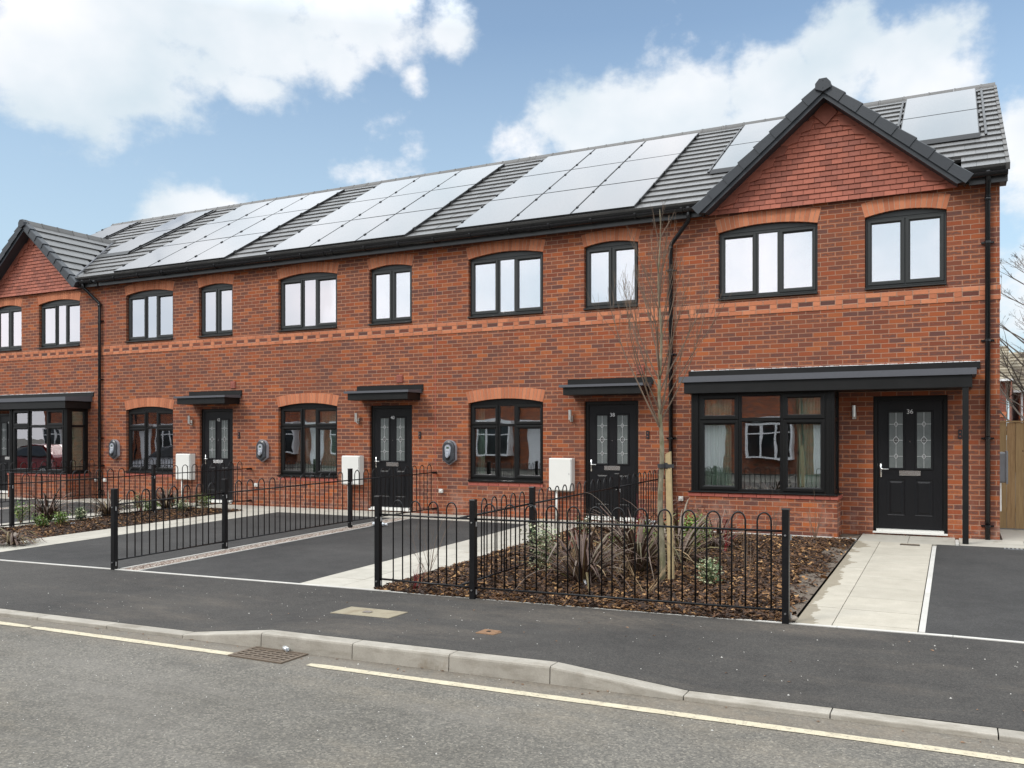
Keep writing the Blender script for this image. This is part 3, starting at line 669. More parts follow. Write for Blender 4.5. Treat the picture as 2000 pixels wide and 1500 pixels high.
def window(h, x0, x1, zb, zs, za, kind, mat, glassm, ft=.075, y=.075, inner=True):
    """kind 3: sash / fixed / sash, 2: two sashes; lower windows get a transom"""
    W = x1-x0; zt = zs-.012; zl = zb+.055; g = MB()
    X0, X1 = x0+.006, x1-.006
    g.rectrings(X0, X1, zl, zt, [(0, y+.07), (0, y), (.042, y), (.05, y+.012), (.05, y+.07)])
    lower = za < 3
    trs = zl+(zt-zl)*.715 if lower else None
    cuts = [X0, X0+W*.385, X0+W*.612, X1] if kind == 3 else [X0, (X0+X1)/2, X1]
    for c in cuts[1:-1]:
        g.prism([(c-.022, zl+.045), (c+.022, zl+.045), (c+.022, zt-.045), (c-.022, zt-.045)], y+.002, y+.07)
    rows = [(zl, zt)] if not lower else [(zl, trs), (trs, zt)]
    pane = MB()
    for ri, (a_, b_) in enumerate(rows):
        if lower and ri == 0:
            for i in range(len(cuts)-1):
                g.prism([(cuts[i]+.03, trs-.022), (cuts[i+1]-.03, trs-.022), (cuts[i+1]-.03, trs+.022), (cuts[i]+.03, trs+.022)], y+.003, y+.07)
        for i in range(len(cuts)-1):
            l = cuts[i]+(.030 if i == 0 else .010); rr = cuts[i+1]-(.030 if i == len(cuts)-2 else .010)
            bb = a_+(.030 if ri == 0 else .012); tt = b_-(.030 if ri == len(rows)-1 else .012)
            fixed = kind == 3 and i == 1
            if not fixed:
                g.rectrings(l, rr, bb, tt, [(0, y+.01), (0, y-.014), (.005, y-.018), (.040, y-.018), (.058, y-.002), (.062, y+.012), (.062, y+.04)])
                pl, pr, pb, pt_ = l+.061, rr-.061, bb+.061, tt-.061
                if kind == 3 and not (lower and ri == 1):
                    g.box(l+.045, rr-.045, y-.030, y-.0185, tt-.034, tt-.012)
            else:
                g.rectrings(l+.008, rr-.008, bb+.0, tt-.0, [(0, y+.02), (0, y+.001), (.012, y+.012), (.014, y+.04)])
                pl, pr, pb, pt_ = l+.021, rr-.021, bb+.013, tt-.013
            pane.box(pl, pr, y+.022, y+.026, pb, pt_)
    o = g.build('window', mat, h)
    pane.build('panes', glassm, o)
    # sill
    s = MB(); s.prism([(-.045, zb+.012), (-.045, zb+.028), (.07, zb+.05), (.14, zb+.052), (.14, zb+.006), (-.03, zb+.006)], x0+.004, x1-.004, 'x'); s.box(x0+.004, x0+.03, -.05, -.0455, zb+.006, zb+.034); s.box(x1-.03, x1-.004, -.05, -.0455, zb+.006, zb+.034)
    s.build('sill', mat, o)
    # curved head panel between frame and arch
    a_, _ = arc(x0, x1, zs, za); p = MB(); p.prism([(x0, zs-.012)]+[(x, z) for x, z in a_]+[(x1, zs-.012)], y-.012, y+.07, 'y'); p.build('head_panel', mat, o)
    return o, (pl, pr)
def door(h, x0, x1, zt, number, side=-1):
    y = .07; g = MB(); z0 = .03
    g.rectrings(x0+.003, x1-.003, z0-.2, zt-.003, [(0, y+.08), (0, y-.012), (.055, y-.012), (.068, y+.004), (.068, y+.08)])
    fr = g.build('door_frame', 'frame_dn', h)
    L, Rr = x0+.072, x1-.072; T = zt-.072; B = z0+.012; W = Rr-L; H = T-B
    d = MB(); d.box(L, Rr, y+.01, y+.05, B, T)
    gw = W*.215; gl = [(L+W*.175, L+W*.175+gw), (Rr-W*.175-gw, Rr-W*.175)]
    gz0, gz1 = B+H*.475, B+H*.905
    for a_, b_ in gl:
        d.rectrings(a_-.032, b_+.032, gz0-.032, gz1+.032, [(0, y+.012), (0, y+.002), (.006, y-.004), (.02, y-.004), (.030, y+.004), (.032, y+.012)])
    for a_, b_ in gl:
        a2, b2 = a_-.028, b_+.028
        d.rectrings(a2, b2, B+H*.105, B+H*.385, [(0, y+.012), (0, y+.002), (.012, y+.008), (.03, y+.008), (.055, y-.003), (.056, y+.012)])
        d.box(a2+.054, b2-.054, y-.003, y+.012, B+H*.105+.054, B+H*.385-.054)
    dr = d.build('door', 'door', h)
    gg = MB(); ca = MB()
    for a_, b_ in gl:
        gg.box(a_, b_, y+.003, y+.0095, gz0, gz1)
        c = (a_+b_)/2; ca.box(c-.003, c+.003, y-.001, y+.0025, gz0, gz1)
        for f, s in ((.21, .028), (.5, .045), (.79, .028)):
            zc = gz0+(gz1-gz0)*f; ca.box(a_, b_, y-.001, y+.002, zc-.003, zc+.003)
            for q in range(4):
                P = [(c, zc+s*1.45), (c+s, zc), (c, zc-s*1.45), (c-s, zc)]
                p, r_ = Vector(P[q]), Vector(P[(q+1) % 4]); dd = (r_-p).normalized(); nn = Vector((-dd.y, dd.x))*.0042
                ca.prism([p+nn, r_+nn, r_-nn, p-nn], y-.004, y+.001)
    gp = gg.build('glass_panels', 'glass_door', dr); ca.build('lead_pattern', 'lead_came', dr)
    dk = MB()
    for a_, b_ in gl:
        c = (a_+b_)/2
        for f, s in ((.21, .024), (.5, .040), (.79, .024)):
            zc = gz0+(gz1-gz0)*f; dk.prism([(c, zc+s*1.4), (c+s, zc), (c, zc-s*1.4), (c-s, zc)], y-.0005, y+.0028)
    dk.build('diamond_insets', 'pit', dr)
    hx = L+.035 if side < 0 else Rr-.035; sg = 1 if side < 0 else -1; hz = B+H*.455
    hm = MB(); hm.bevbox(hx-.016, hx+.016, y-.004, y+.0095, hz-.11, hz+.11, .003); hm.tube([(hx, y, hz+.02), (hx, y-.045, hz+.02), (hx+sg*.02, y-.055, hz+.02), (hx+sg*.12, y-.052, hz+.018)], .009, 8)
    hm.build('handle', 'chrome', dr, True)
    lm = MB(); c = (L+Rr)/2; lm.bevbox(c-.15, c+.15, y-.006, y+.0095, B+H*.415, B+H*.455, .003); lm.build('letter_plate', 'chrome', dr)
    pm = MB(); pm.tube([(c, y+.009, B+H*.68), (c, y+.001, B+H*.68)], .007, 8); pm.build('spyhole', 'chrome', dr)
    text_obj(number, .095, (c, y+.006, B+H*.925-.03), 'white', dr, 'door_number')
    th = MB(); th.box(x0+.05, x1-.05, -.03, .09, -.012, z0+.008); th.box(x0-.0, x1, -.045, -.0305, -.022, .006); th.build('threshold', 'white_plastic', fr)
def tile_band(mb, a0, a1, zb):  pass
def string_course(h, x0, x1, z0=3.502):
    o = MB(); d = MB(); m_ = MB(); y = -.012
    rz = [z0+.0, z0+.073, z0+.146, z0+.219]
    m_.box(x0, x1, -.004, .01, z0, z0+.219)
    def row(zb, off):
        k = math.floor((x0-off)/.225); x = off+k*.225
        while x < x1:
            a_, b_ = max(x+.0065, x0), min(x+.2185, x1)
            if b_-a_ > .02: o.box(a_, b_, y, .02, zb+.004, zb+.067, ar.random())
            x += .225
    row(rz[0], 0.0); row(rz[2], .1125)
    k = math.floor(x0/.3375); x = k*.3375
    while x < x1:
        a_, b_ = max(x+.005, x0), min(x+.1075, x1)
        if b_-a_ > .015: o.box(a_, b_, y, .02, rz[1]+.001, rz[1]+.072, ar.random())
        a_, b_ = max(x+.1175, x0), min(x+.3325, x1)
        if b_-a_ > .015: d.box(a_, b_, -.006, .02, rz[1]+.006, rz[1]+.067, ar.random())
        x += .3375
    q = o.build('string_course', 'orange_brick', h); d.build('dark_bricks', 'dark_brick', q); m_.build('mortar_bed', 'mortar', q)
EY, EZ, RY, RZ = -.27, 5.40, 4.35, 8.20
SL = math.hypot(RY-EY, RZ-EZ); CA, SA = (RY-EY)/SL, (RZ-EZ)/SL
def rp(x, s, n=0): return (x, EY+CA*s-SA*n, EZ+SA*s+CA*n)
def roof_tiles(h, x0, x1, gap=None, name='roof'):
    mb = MB(); r = random.Random(int(-x0*7)+5); n = 16; gge = (SL-.05)/n
    for xa, xb, sa in ([(x0, x1, 0)] if not gap else [(x0, gap[0], 0), (gap[0], gap[1], .60), (gap[1], x1, 0)]):
        mb.loft([[rp(xa, sa+.02, -.06), rp(xa, SL, -.10), rp(xa, SL, -.005), rp(xa, sa, -.005)], [rp(xb, sa+.02, -.06), rp(xb, SL, -.10), rp(xb, SL, -.005), rp(xb, sa, -.005)]], .2)
    back = 9.0
    mb.loft([[(x0, RY, RZ-.14), (x0, back, EZ-.1), (x0, back, EZ), (x0, RY, RZ-.02)], [(x1, RY, RZ-.14), (x1, back, EZ-.1), (x1, back, EZ), (x1, RY, RZ-.02)]], .2)
    for k in range(n):
        s0, s1 = k*gge-.0, (k+1)*gge+.05; off = (k % 2)*.15
        x = math.floor((x0-off)/.3)*.3+off
        while x < x1-.001:
            a_, b_ = max(x, x0)+.0012, min(x+.3, x1)-.0012
            if gap and k < 2 and b_ > gap[0] and a_ < gap[1]:
                if a_ < gap[0]-.03: b_ = gap[0]
                elif b_ > gap[1]+.03: a_ = gap[1]
                else: b_ = a_
            if b_-a_ > .03:
                t = r.random(); j = r.uniform(-.0015, .0015)
                mb.hexa([rp(a_, s0+j, -.004), rp(b_, s0+j, -.004), rp(b_, s1, -.02), rp(a_, s1, -.02)], [rp(a_, s0+j, .037), rp(b_, s0+j, .037), rp(b_, s1, .004), rp(a_, s1, .004)], t)
            x += .3
    o = mb.build(name, 'roof_tile', h)
    rm = MB(); x = math.floor(x0/.45)*.45
    while x < x1:
        a_, b_ = max(x, x0), min(x+.445, x1)
        if b_-a_ > .02:
            P = lambda x, e: [(x, RY-.135, RZ-.06), (x, RY-.12-e, RZ-.02), (x, RY-.06-e, RZ+.045+e), (x, RY+.06+e, RZ+.045+e), (x, RY+.12+e, RZ-.02), (x, RY+.135, RZ-.06)]
            rm.loft([P(a_, .006), P(a_+.03, .006), P(a_+.031, 0), P(b_, 0)], r.random())
        x += .45
    rm.build('ridge_tiles', 'ridge_tile', o)
    return o
def verge(h, x, sgn):
    mb = MB(); n = 16; g = (SL-.05)/n
    for k in range(n):
        s0, s1 = k*g-.03, (k+1)*g-.01
        a_, b_ = (x-.03, x+.02) if sgn > 0 else (x-.02, x+.03)
        mb.hexa([rp(a_, s0, -.06), rp(b_, s0, -.06), rp(b_, s1, -.09), rp(a_, s1, -.09)], [rp(a_, s0, .046), rp(b_, s0, .046), rp(b_, s1, .026), rp(a_, s1, .026)], .5)
    mb.build('verge', 'ridge_tile', h)
    mb = MB(); xx = x-sgn*.03
    mb.loft([[rp(xx-.012, -.02, -.26), rp(xx+.012, -.02, -.26), rp(xx+.012, -.02, -.01), rp(xx-.012, -.02, -.01)], [rp(xx-.012, SL-.02, -.26), rp(xx+.012, SL-.02, -.26), rp(xx+.012, SL-.02, -.01), rp(xx-.012, SL-.02, -.01)]])
    mb.build('bargeboard', 'grey_fascia', h)
def solar(h, x0, x1, s0, s1, clampL=True, clampR=True):
    mb = MB(); g = MB(); nn, tt = .055, .074
    mb.hexa([rp(x0+.004, s0+.004, nn-.03), rp(x1-.004, s0+.004, nn-.03), rp(x1-.004, s1-.004, nn-.03), rp(x0+.004, s1-.004, nn-.03)], [rp(x0+.004, s0+.004, tt), rp(x1-.004, s0+.004, tt), rp(x1-.004, s1-.004, tt), rp(x0+.004, s1-.004, tt)])
    o = mb.build('solar_panel', 'solar_frame', h)
    j = rnd.uniform(-.0022, .0022)
    g.hexa([rp(x0+.018, s0+.012, tt-.002), rp(x1-.018, s0+.012, tt-.002), rp(x1-.018, s1-.012, tt-.002), rp(x0+.018, s1-.012, tt-.002)], [rp(x0+.018, s0+.012, tt+.0025), rp(x1-.018, s0+.012, tt+.0025+j), rp(x1-.018, s1-.012, tt+.0025+j), rp(x0+.018, s1-.012, tt+.0025)])
    g.build('glass', 'solar', o)
    c = MB()
    for f in (.22, .78):
        s = s0+(s1-s0)*f
        for x, on in ((x0, clampL), (x1, clampR)):
            if on:
                d = -.025 if x == x0 else .0; c.loft([[rp(x+d, s-.035, .0), rp(x+d+.025, s-.035, .0), rp(x+d+.025, s-.035, tt+.022), rp(x+d, s-.035, tt+.022)], [rp(x+d, s+.035, .0), rp(x+d+.025, s+.035, .0), rp(x+d+.025, s+.035, tt+.022), rp(x+d, s+.035, tt+.022)]])
    if c.v: c.build('clamp', 'solar_clamp', o)
def solar_rail(h, x, s0, s1):
    mb = MB(); mb.loft([[rp(x-.035, s0, .02), rp(x+.0, s0, .02), rp(x+.0, s0, .055), rp(x-.035, s0, .055)], [rp(x-.035, s1, .02), rp(x, s1, .02), rp(x, s1, .055), rp(x-.035, s1, .055)]]); mb.build('panel_rail', 'solar_frame', h)
def gutter(h, x0, x1, br=True, seam=()):
    ft = EZ-.02; mb = MB(); mb.box(x0, x1, -.20, -.18, 5.185, ft); mb.box(x0, x1, -.18, .02, 5.225, 5.237); mb.build('fascia', 'grey_fascia', h)
    mb = MB(); yc, zc, r = -.268, 5.325, .066; prof = [(yc+r*math.cos(a_), zc+r*math.sin(a_)) for a_ in [math.pi+math.pi*i/10 for i in range(11)]]
    inn = [(yc+(r-.005)*math.cos(a_), zc+(r-.005)*math.sin(a_)) for a_ in [2*math.pi-math.pi*i/10 for i in range(11)]]
    mb.prism(prof+inn, x0, x1, 'x')
    o = mb.build('gutter', 'black_gloss', h, False)
    if br:
        b = MB(); x = math.ceil(x0/.82)*.82
        while x < x1-.02:
            q = [(yc+(r+.011)*math.cos(a_), zc+(r+.011)*math.sin(a_)) for a_ in [math.pi+math.pi*i/10 for i in range(11)]]
            b.prism(q+[(yc+r+.011, zc+.014), (yc+r, zc+.014), (yc+r, zc)]+inn[1:-1]+[(yc-r, zc), (yc-r-.0, zc+.014), (yc-r-.011, zc+.014)], x-.017, x+.017, 'x')
            b.box(x-.012, x+.012, -.2025, -.1995, 5.27, 5.37); x += .82
        for s in seam:
            q = [(yc+(r+.008)*math.cos(a_), zc+(r+.008)*math.sin(a_)) for a_ in [math.pi+math.pi*i/10 for i in range(11)]]
            b.prism(q+inn, s-.05, s+.05, 'x')
        b.build('gutter_brackets', 'black_gloss', o)
def downpipe(h, x, xtop=None, ztop=5.30, zbot=-.06, brackets=(4.35, 2.9, 1.45, .15)):
    mb = MB(); r = .037; y = -.06
    if xtop is None: pts = [(x, -.262, ztop), (x, -.262, ztop-.05), (x, -.22, ztop-.13), (x, -.10, ztop-.23), (x, y, ztop-.31), (x, y, zbot)]
    else: pts = [(xtop, -.262, ztop), (xtop, -.24, ztop-.17), (xtop+(x-xtop)*.05, -.19, ztop-.20), (x-(x-xtop)*.05, -.07, 4.80), (x, y, 4.76), (x, y, zbot)]
    mb.tube(pts, r, 14)
    zj = pts[-2][2]; mb.tube([(x, y, zj-.06), (x, y, zj+.0)], r+.006, 14); mb.tube([(pts[0][0], pts[0][1], ztop-.06), (pts[0][0], pts[0][1], ztop+.02)], r+.006, 14)
    o = mb.build('downpipe', 'black_gloss', h, True)
    b = MB()
    for z in brackets:
        b.tube([(x, y, z-.016), (x, y, z+.016)], r+.006, 14); b.box(x-.085, x+.085, -.03, -.001, z-.012, z+.012)
        b.tube([(x-.078, -.045, z), (x-.078, -.028, z)], .008, 6); b.tube([(x+.078, -.045, z), (x+.078, -.028, z)], .008, 6)
    b.build('pipe_brackets', 'black_gloss', o)
def canopy_small(h, x0, x1):
    d = .50; mb = MB(); mb.bevbox(x0+.065, x1-.045, -d+.045, 0, 2.215, 2.365, .006); o = mb.build('canopy', 'canopy_black', h)
    mb = MB(); mb.hexa([(x0, -d, 2.352), (x1, -d, 2.352), (x1, -.0, 2.352), (x0, -.0, 2.352)], [(x0, -d, 2.395), (x1, -d, 2.395), (x1, -.0, 2.425), (x0, -.0, 2.425)])
    mb.build('canopy_top', 'lead', o); mb = MB(); mb.box(x0-.03, x1+.03, -.02, 0.0, 2.40, 2.515); mb.box(x0-.03, x1+.03, -.022, .0, 2.518, 2.524); mb.build('flashing', 'canopy_black', o)
def house_shell(h, x0, x1, holes, left=False, right=False):
    z1 = 5.26
    mb = wall_mesh(x0, x1, -.35, z1, holes)
    for on, xx, sg in ((left, x0, -1), (right, x1, 1)):
        if on:
            a_, b_ = (xx, xx+.28) if sg < 0 else (xx-.28, xx)
            mb.prism([(.302, -.35), (8.7, -.35), (8.7, 5.25), (RY, 8.06), (.302, 5.66), (.302, 5.25)], a_, b_, 'x')
            mb.prism([(-.16, 5.262), (.302, 5.262), (.302, 5.62), (-.16, 5.34)], a_, b_, 'x')
    mb.build('wall', 'brick', h); mb = MB()
    mb.box(x0+(.28 if left else .002), x1-(.28 if right else .002), 8.4, 8.7, -.35, 5.25)
    mb.build('back_wall', 'brick', h)
    mb = MB(); a_, b_ = x0+.02, x1-.02
    mb.box(a_, b_, 3.2, 3.3, -.1, 5.2); mb.box(a_, b_, .32, 3.2, -.12, -.02); mb.box(a_, b_, .32, 3.2, 2.40, 2.75); mb.box(a_, b_, .32, 3.2, 5.15, 5.22)
    mb.box(a_, a_+.05, .32, 3.2, 0, 5.1); mb.box(b_-.05, b_, .32, 3.2, 0, 5.1); mb.build('interior', 'room', h)
def sky_backing(h, ranges, y=.17):  # made-up sheets set behind the upstairs glass to whiten it like mirrored sky
    mb = MB()
    for a_, b_, z0, z1 in ranges: mb.box(a_, b_, y, y+.004, z0, z1)
    mb.build('sky_backing', 'sky_white', h)
def curtain(h, ranges):
    mb = MB()
    for a_, b_, z0, z1, y in ranges:
        n = max(4, int((b_-a_)/.03)); top = []
        pts = [(a_+(b_-a_)*i/n, y+.02*math.sin(i*2.1)) for i in range(n+1)]
        for (p, q) in zip(pts, pts[1:]): mb.face([(p[0], p[1], z0), (q[0], q[1], z0), (q[0], q[1], z1), (p[0], p[1], z1)])
    mb.build('curtains', 'curtain', h)
def brick_sill(h, x0, x1, z, y=-.0):
    mb = MB(); x = x0; r = random.Random(int(x0*9))
    while x < x1-.03:
        b_ = min(x+.218, x1); mb.prism([(y-.012, z-.070), (y-.012, z-.02), (y+.0, z-.004), (y+.1, z-.004), (y+.1, z-.070)], x+.003, b_-.003, 'x', r.random()); x += .2215
    mb.build('brick_sill', 'red_sill', h)

def mid_house(x0, x1, number, o3, o2, od, label):
    h = thing('terraced_house', label, 'house', ((x0+x1)/2, 0, 0), 'brick houses of the terrace')
    holes = [opening(*o3, ZB_U, ZS_U, ZA_U), opening(*o2, ZB_U, ZS_U, ZA_U-.02), opening(*o3, ZB_G, ZS_G, ZA_G), opening(*od, -.02, 2.118)]
    house_shell(h, x0, x1, holes)
    string_course(h, x0+.001, x1-.001)
    arch_part(h, *o3, ZS_U, ZA_U); arch_part(h, *o2, ZS_U, ZA_U-.02); arch_part(h, *o3, ZS_G, ZA_G)
    window(h, *o3, ZB_U, ZS_U, ZA_U, 3, 'frame_up', 'glass_up'); window(h, *o2, ZB_U, ZS_U, ZA_U-.02, 2, 'frame_up', 'glass_up'); window(h, *o3, ZB_G, ZS_G, ZA_G, 3, 'frame_dn', 'glass_dn')
    brick_sill(h, o3[0]-.0, o3[1]+.0, ZB_G)
    sky_backing(h, [(o3[0]+.02, o3[1]-.02, ZB_U+.05, ZS_U), (o2[0]+.02, o2[1]-.02, ZB_U+.05, ZS_U)])
    door(h, *od, 2.118, number)
    roof_tiles(h, x0+.001, x1-.001)
    gutter(h, x0+.001, x1-.001, seam=(x0+2.2,))
    c = (od[0]+od[1])/2-.01; canopy_small(h, c-.79, c+.77)
    return h
H = {}
H['38'] = mid_house(-9.165, -4.44, '38', (-8.408, -6.815), (-5.995, -4.968), (-5.992, -4.965), 'brick terraced house with black door numbered 38, behind the staked bare tree')
H['40'] = mid_house(-13.94, -9.165, '40', (-13.19, -11.585), (-10.76, -9.715), (-10.752, -9.71), 'brick terraced house with black door numbered 40, middle one of the terrace')
H['42'] = mid_house(-18.72, -13.94, '42', (-18.0, -16.4), (-15.57, -14.525), (-15.545, -14.52), 'brick terraced house with black door numbered 42, next to the far gabled house')
curtain(H['38'], [(-8.36, -8.2, .62, 2.1, .3)])
curtain(H['40'], [(-13.15, -12.35, .62, 2.1, .32), (-12.25, -11.63, .62, 2.1, .32)])
curtain(H['42'], [(-17.95, -17.45, .62, 2.1, .32)])
# movement joint between 40 and 38
mb = MB(); mb.box(-9.171, -9.159, -.0022, .004, -.05, 3.49); mb.box(-9.171, -9.159, -.0022, .004, 3.73, 5.2); mb.build('movement_joint', 'red_sill', H['38'])
mb = MB(); mb.box(-18.726, -18.714, -.0022, .004, -.05, 3.49); mb.box(-18.726, -18.714, -.0022, .004, 3.73, 5.2); mb.build('movement_joint', 'red_sill', H['42'])

def arrays(h, x0, dx, rows=((0.02, 1.69), (1.71, 3.38), (3.40, 5.06)), n=3):
    for i in range(n):
        for a_, b_ in rows: solar(h, x0+i*dx+.006, x0+(i+1)*dx-.006, a_, b_, i == 0, True)
arrays(H['38'], -8.55, 1.205); arrays(H['40'], -13.3, 1.205); arrays(H['42'], -18.1, 1.205)

def end_house(mirror, number, label):
    mx = (lambda x: -23.23-x) if mirror else (lambda x: x)
    def seg(a_, b_): return tuple(sorted((mx(a_), mx(b_))))
    X0, X1 = seg(-4.44, .606) if not mirror else (seg(.606, -4.44)[0], -18.72)
    h = thing('terraced_house', label, 'house', ((X0+X1)/2, 0, 0), 'brick houses of the terrace')
    o3, o2, od = seg(-3.553, -1.954), seg(-1.249, -.096), seg(-1.129, -.082)
    ob = seg(-3.75, -1.75)
    holes = [opening(*o3, ZB_U, ZS_U, ZA_U), opening(*o2, ZB_U, ZS_U, ZA_U-.01), opening(*od, -.02, 2.11), opening(*ob, .58, 2.15)]
    house_shell(h, X0, X1, holes, left=mirror, right=not mirror)
    string_course(h, X0+.001, X1-.001)
    xo = X1 if not mirror else X0; sg = 1 if not mirror else -1
    q = MB(); z0 = 3.502
    for k in range(3):
        y = 0.0
        while y < 2.0:
            a_, b_ = (xo, xo+.012) if sg > 0 else (xo-.012, xo)
            q.box(a_, b_, (-.012 if y == 0 else y+.005), y+.22, z0+k*.073+.004, z0+k*.073+.069, ar.random()); y += .225
    q.build('string_course', 'orange_brick', h)
    arch_part(h, *o3, ZS_U, ZA_U); arch_part(h, *o2, ZS_U, ZA_U-.01)
    window(h, *o3, ZB_U, ZS_U, ZA_U, 3, 'frame_up', 'glass_up'); window(h, *o2, ZB_U, ZS_U, ZA_U-.01, 2, 'frame_up', 'glass_up')
    sky_backing(h, [(o3[0]+.02, o3[1]-.02, ZB_U+.05, ZS_U), (o2[0]+.02, o2[1]-.02, ZB_U+.05, ZS_U)])
    door(h, *od, 2.11, number, -1)
    # ---- bay window
    bx0, bx1 = seg(-3.86, -1.63); d = .60; pz = .505
    mb = MB(); mb.box(bx0-.03, bx1+.04, -d, -.001, -.35, pz); mb.build('bay_plinth', 'brick', h)
    brick_b = MB(); r = random.Random(4); x = bx0-.045
    while x < bx1+.05:
        b_ = min(x+.218, bx1+.055); brick_b.prism([(-d-.015, pz), (-d-.015, pz+.045), (-d+.0, pz+.062), (-d+.10, pz+.062), (-d+.10, pz)], x+.002, b_-.002, 'x', r.random()); x += .2215
    for xx, s_ in ((bx1+.055, -1), (bx0-.045, 1)):
        y = -d+.105
        while y < -.02:
            y2 = min(y+.218, -.003); brick_b.prism([(xx, pz), (xx, pz+.045), (xx+s_*.015, pz+.062), (xx+s_*.1, pz+.062), (xx+s_*.1, pz)], y, y2-.004, 'y', r.random()); y += .2215
    brick_b.build('bay_coping', 'red_sill', h)
    fy = -d+.02; zb, zt = .585, 2.175; g = MB(); pane = MB()
    # corner posts and fluted covers
    for px in (bx0, bx1-.115):
        g.box(px, px+.115, fy, fy+.115, zb, zt)
        for k in range(3): g.box(px+.02+k*.03, px+.035+k*.03, fy-.006, fy+.001, zb, zt)
    g.box(bx0, bx0+.06, -.07, -.002, zb, zt); g.box(bx1-.06, bx1, -.07, -.002, zb, zt)
    L, Rr = bx0+.115, bx1-.115; W = Rr-L; cuts = [L, L+W*.33, L+W*.67, Rr]; trs = 1.745; y = fy+.02
    g.rectrings(L, Rr, zb, zt, [(0, y+.07), (0, y), (.045, y), (.05, y+.01), (.05, y+.07)])
    for c in cuts[1:3]: g.prism([(c-.025, zb+.04), (c+.025, zb+.04), (c+.025, zt-.04), (c-.025, zt-.04)], y+.002, y+.07)
    for ri, (a_, b_) in enumerate(((zb, trs), (trs, zt))):
        for i in range(3):
            l = cuts[i]+(.03 if i == 0 else .01); rr = cuts[i+1]-(.03 if i == 2 else .01); bb = a_+(.03 if ri == 0 else .01); tt = b_-(.03 if ri else .01)
            if ri == 0: g.prism([(cuts[i]+.03, trs-.025), (cuts[i+1]-.03, trs-.025), (cuts[i+1]-.03, trs+.025), (cuts[i]+.03, trs+.025)], y+.003, y+.07)
            if i != 1:
                g.rectrings(l, rr, bb, tt, [(0, y+.01), (0, y-.014), (.005, y-.018), (.045, y-.018), (.063, y-.002), (.067, y+.012), (.067, y+.04)]); P = .066
                if ri == 0: g.box(l+.05, rr-.05, y-.03, y-.0185, tt-.036, tt-.012)
            else: g.rectrings(l+.02, rr-.02, bb+.01, tt-.01, [(0, y+.02), (0, y+.001), (.012, y+.012), (.014, y+.04)]); P = .035
            pane.box(l+P, rr-P, y+.022, y+.026, bb+P-.01*(i == 1), tt-P+.01*(i == 1))
    # side lights of the bay
    for xx, s_ in ((bx1, -1), (bx0, 1)):
        xi = xx+s_*.012; xj = xx+s_*.07; a_, b_ = min(xi, xj), max(xi, xj)
        g.box(a_, b_, fy+.115, -.07, zb, zb+.07); g.box(a_, b_, fy+.115, -.07, zt-.07, zt); g.box(a_, b_, fy+.115, -.07, trs-.03, trs+.03)
        g.box(a_, b_, fy+.115, fy+.145, zb+.07, zt-.07); g.box(a_, b_, -.10, -.07, zb+.07, zt-.07)
        xc = xx+s_*.04; pane.box(xc-.002, xc+.002, fy+.145, -.10, zb+.07, trs-.03); pane.box(xc-.002, xc+.002, fy+.145, -.10, trs+.03, zt-.07)
    bw = g.build('bay_window', 'frame_dn', h); pane.build('panes', 'glass_dn', bw)
    s = MB(); s.bevbox(bx0-.05, bx1+.06, -d-.045, -.001, pz+.064, zb-.001, .006); s.build('sill', 'frame_dn', bw)
    cu = [(bx0+.15, bx0+.62, .6, 2.15, -.40), (bx1-.55, bx1-.15, .6, 2.15, -.40)]
    if mirror: cu += [(bx0+.8, bx0+1.1, .6, 2.1, -.38)]
    curtain(h, cu)
    if mirror:
        cm = MB(); cm.face([(bx1-.10, -.42, .6), (bx1-.10, -.08, .6), (bx1-.10, -.08, 2.15), (bx1-.10, -.42, 2.15)]); cm.face([(bx1-.1, -.08, .6), (bx1-.3, .3, .6), (bx1-.3, .3, 2.15), (bx1-.1, -.08, 2.15)]); cm.build('side_curtain', 'curtain', h)
    # ---- canopy over bay and door
    cx0, cx1 = seg(-4.02, .29); cd = .75
    mb = MB(); i0, i1 = cx0+.075, cx1-.055
    mb.bevbox(i0, i1, -cd+.04, -.001, 2.178, 2.365, .006)
    cp = mb.build('canopy', 'canopy_black', h)
    mb = MB(); mb.hexa([(cx0, -cd, 2.36), (cx1, -cd, 2.36), (cx1, -.001, 2.36), (cx0, -.001, 2.36)], [(cx0, -cd, 2.455), (cx1, -cd, 2.455), (cx1, -.001, 2.50), (cx0, -.001, 2.50)]); mb.build('canopy_top', 'lead', cp)
    mb = MB(); mb.box(cx0-.04, cx1+.06, -.02, 0, 2.49, 2.595); mb.build('flashing', 'canopy_black', cp)
    wr = random.Random(8); mo = MB(); x = cx0
    while x < cx1+.02: x2 = x+wr.uniform(.03, .09); mo.box(x, x2, -.014, .0, 2.5955, 2.600+wr.uniform(.0, .008)); x = x2+wr.uniform(0, .012)
    mo.build('mortar_pointing', 'white', cp)
    wp = MB()
    for q in range(9): xx = cx0+.25+q*.47; wp.box(xx-.005, xx+.005, -.003, .01, 2.612, 2.668)
    wp.build('weep_vents', 'terracotta', cp)
    pm = MB(); pa, pb = seg(.11, .19); pm.bevbox(pa, pb, -.70, -.62, -.06, 2.19, .004); pm.build('canopy_post', 'canopy_black', h)
    # ---- main roof, verge, gutters
    rx0, rx1 = (X0+.001, .705) if not mirror else (-23.84, X1-.001)
    roof_tiles(h, rx0, rx1, seg(-3.74, .10)); verge(h, rx1 if not mirror else rx0, sg)
    gutter(h, *(seg(-3.78, -4.44)), br=True); gutter(h, *seg(.20, .70), br=False)
    e = MB(); a_, b_ = seg(.60, .70); e.box(a_, b_, -.178, .30, 5.24, 5.40); e.build('box_end', 'grey_fascia', h)
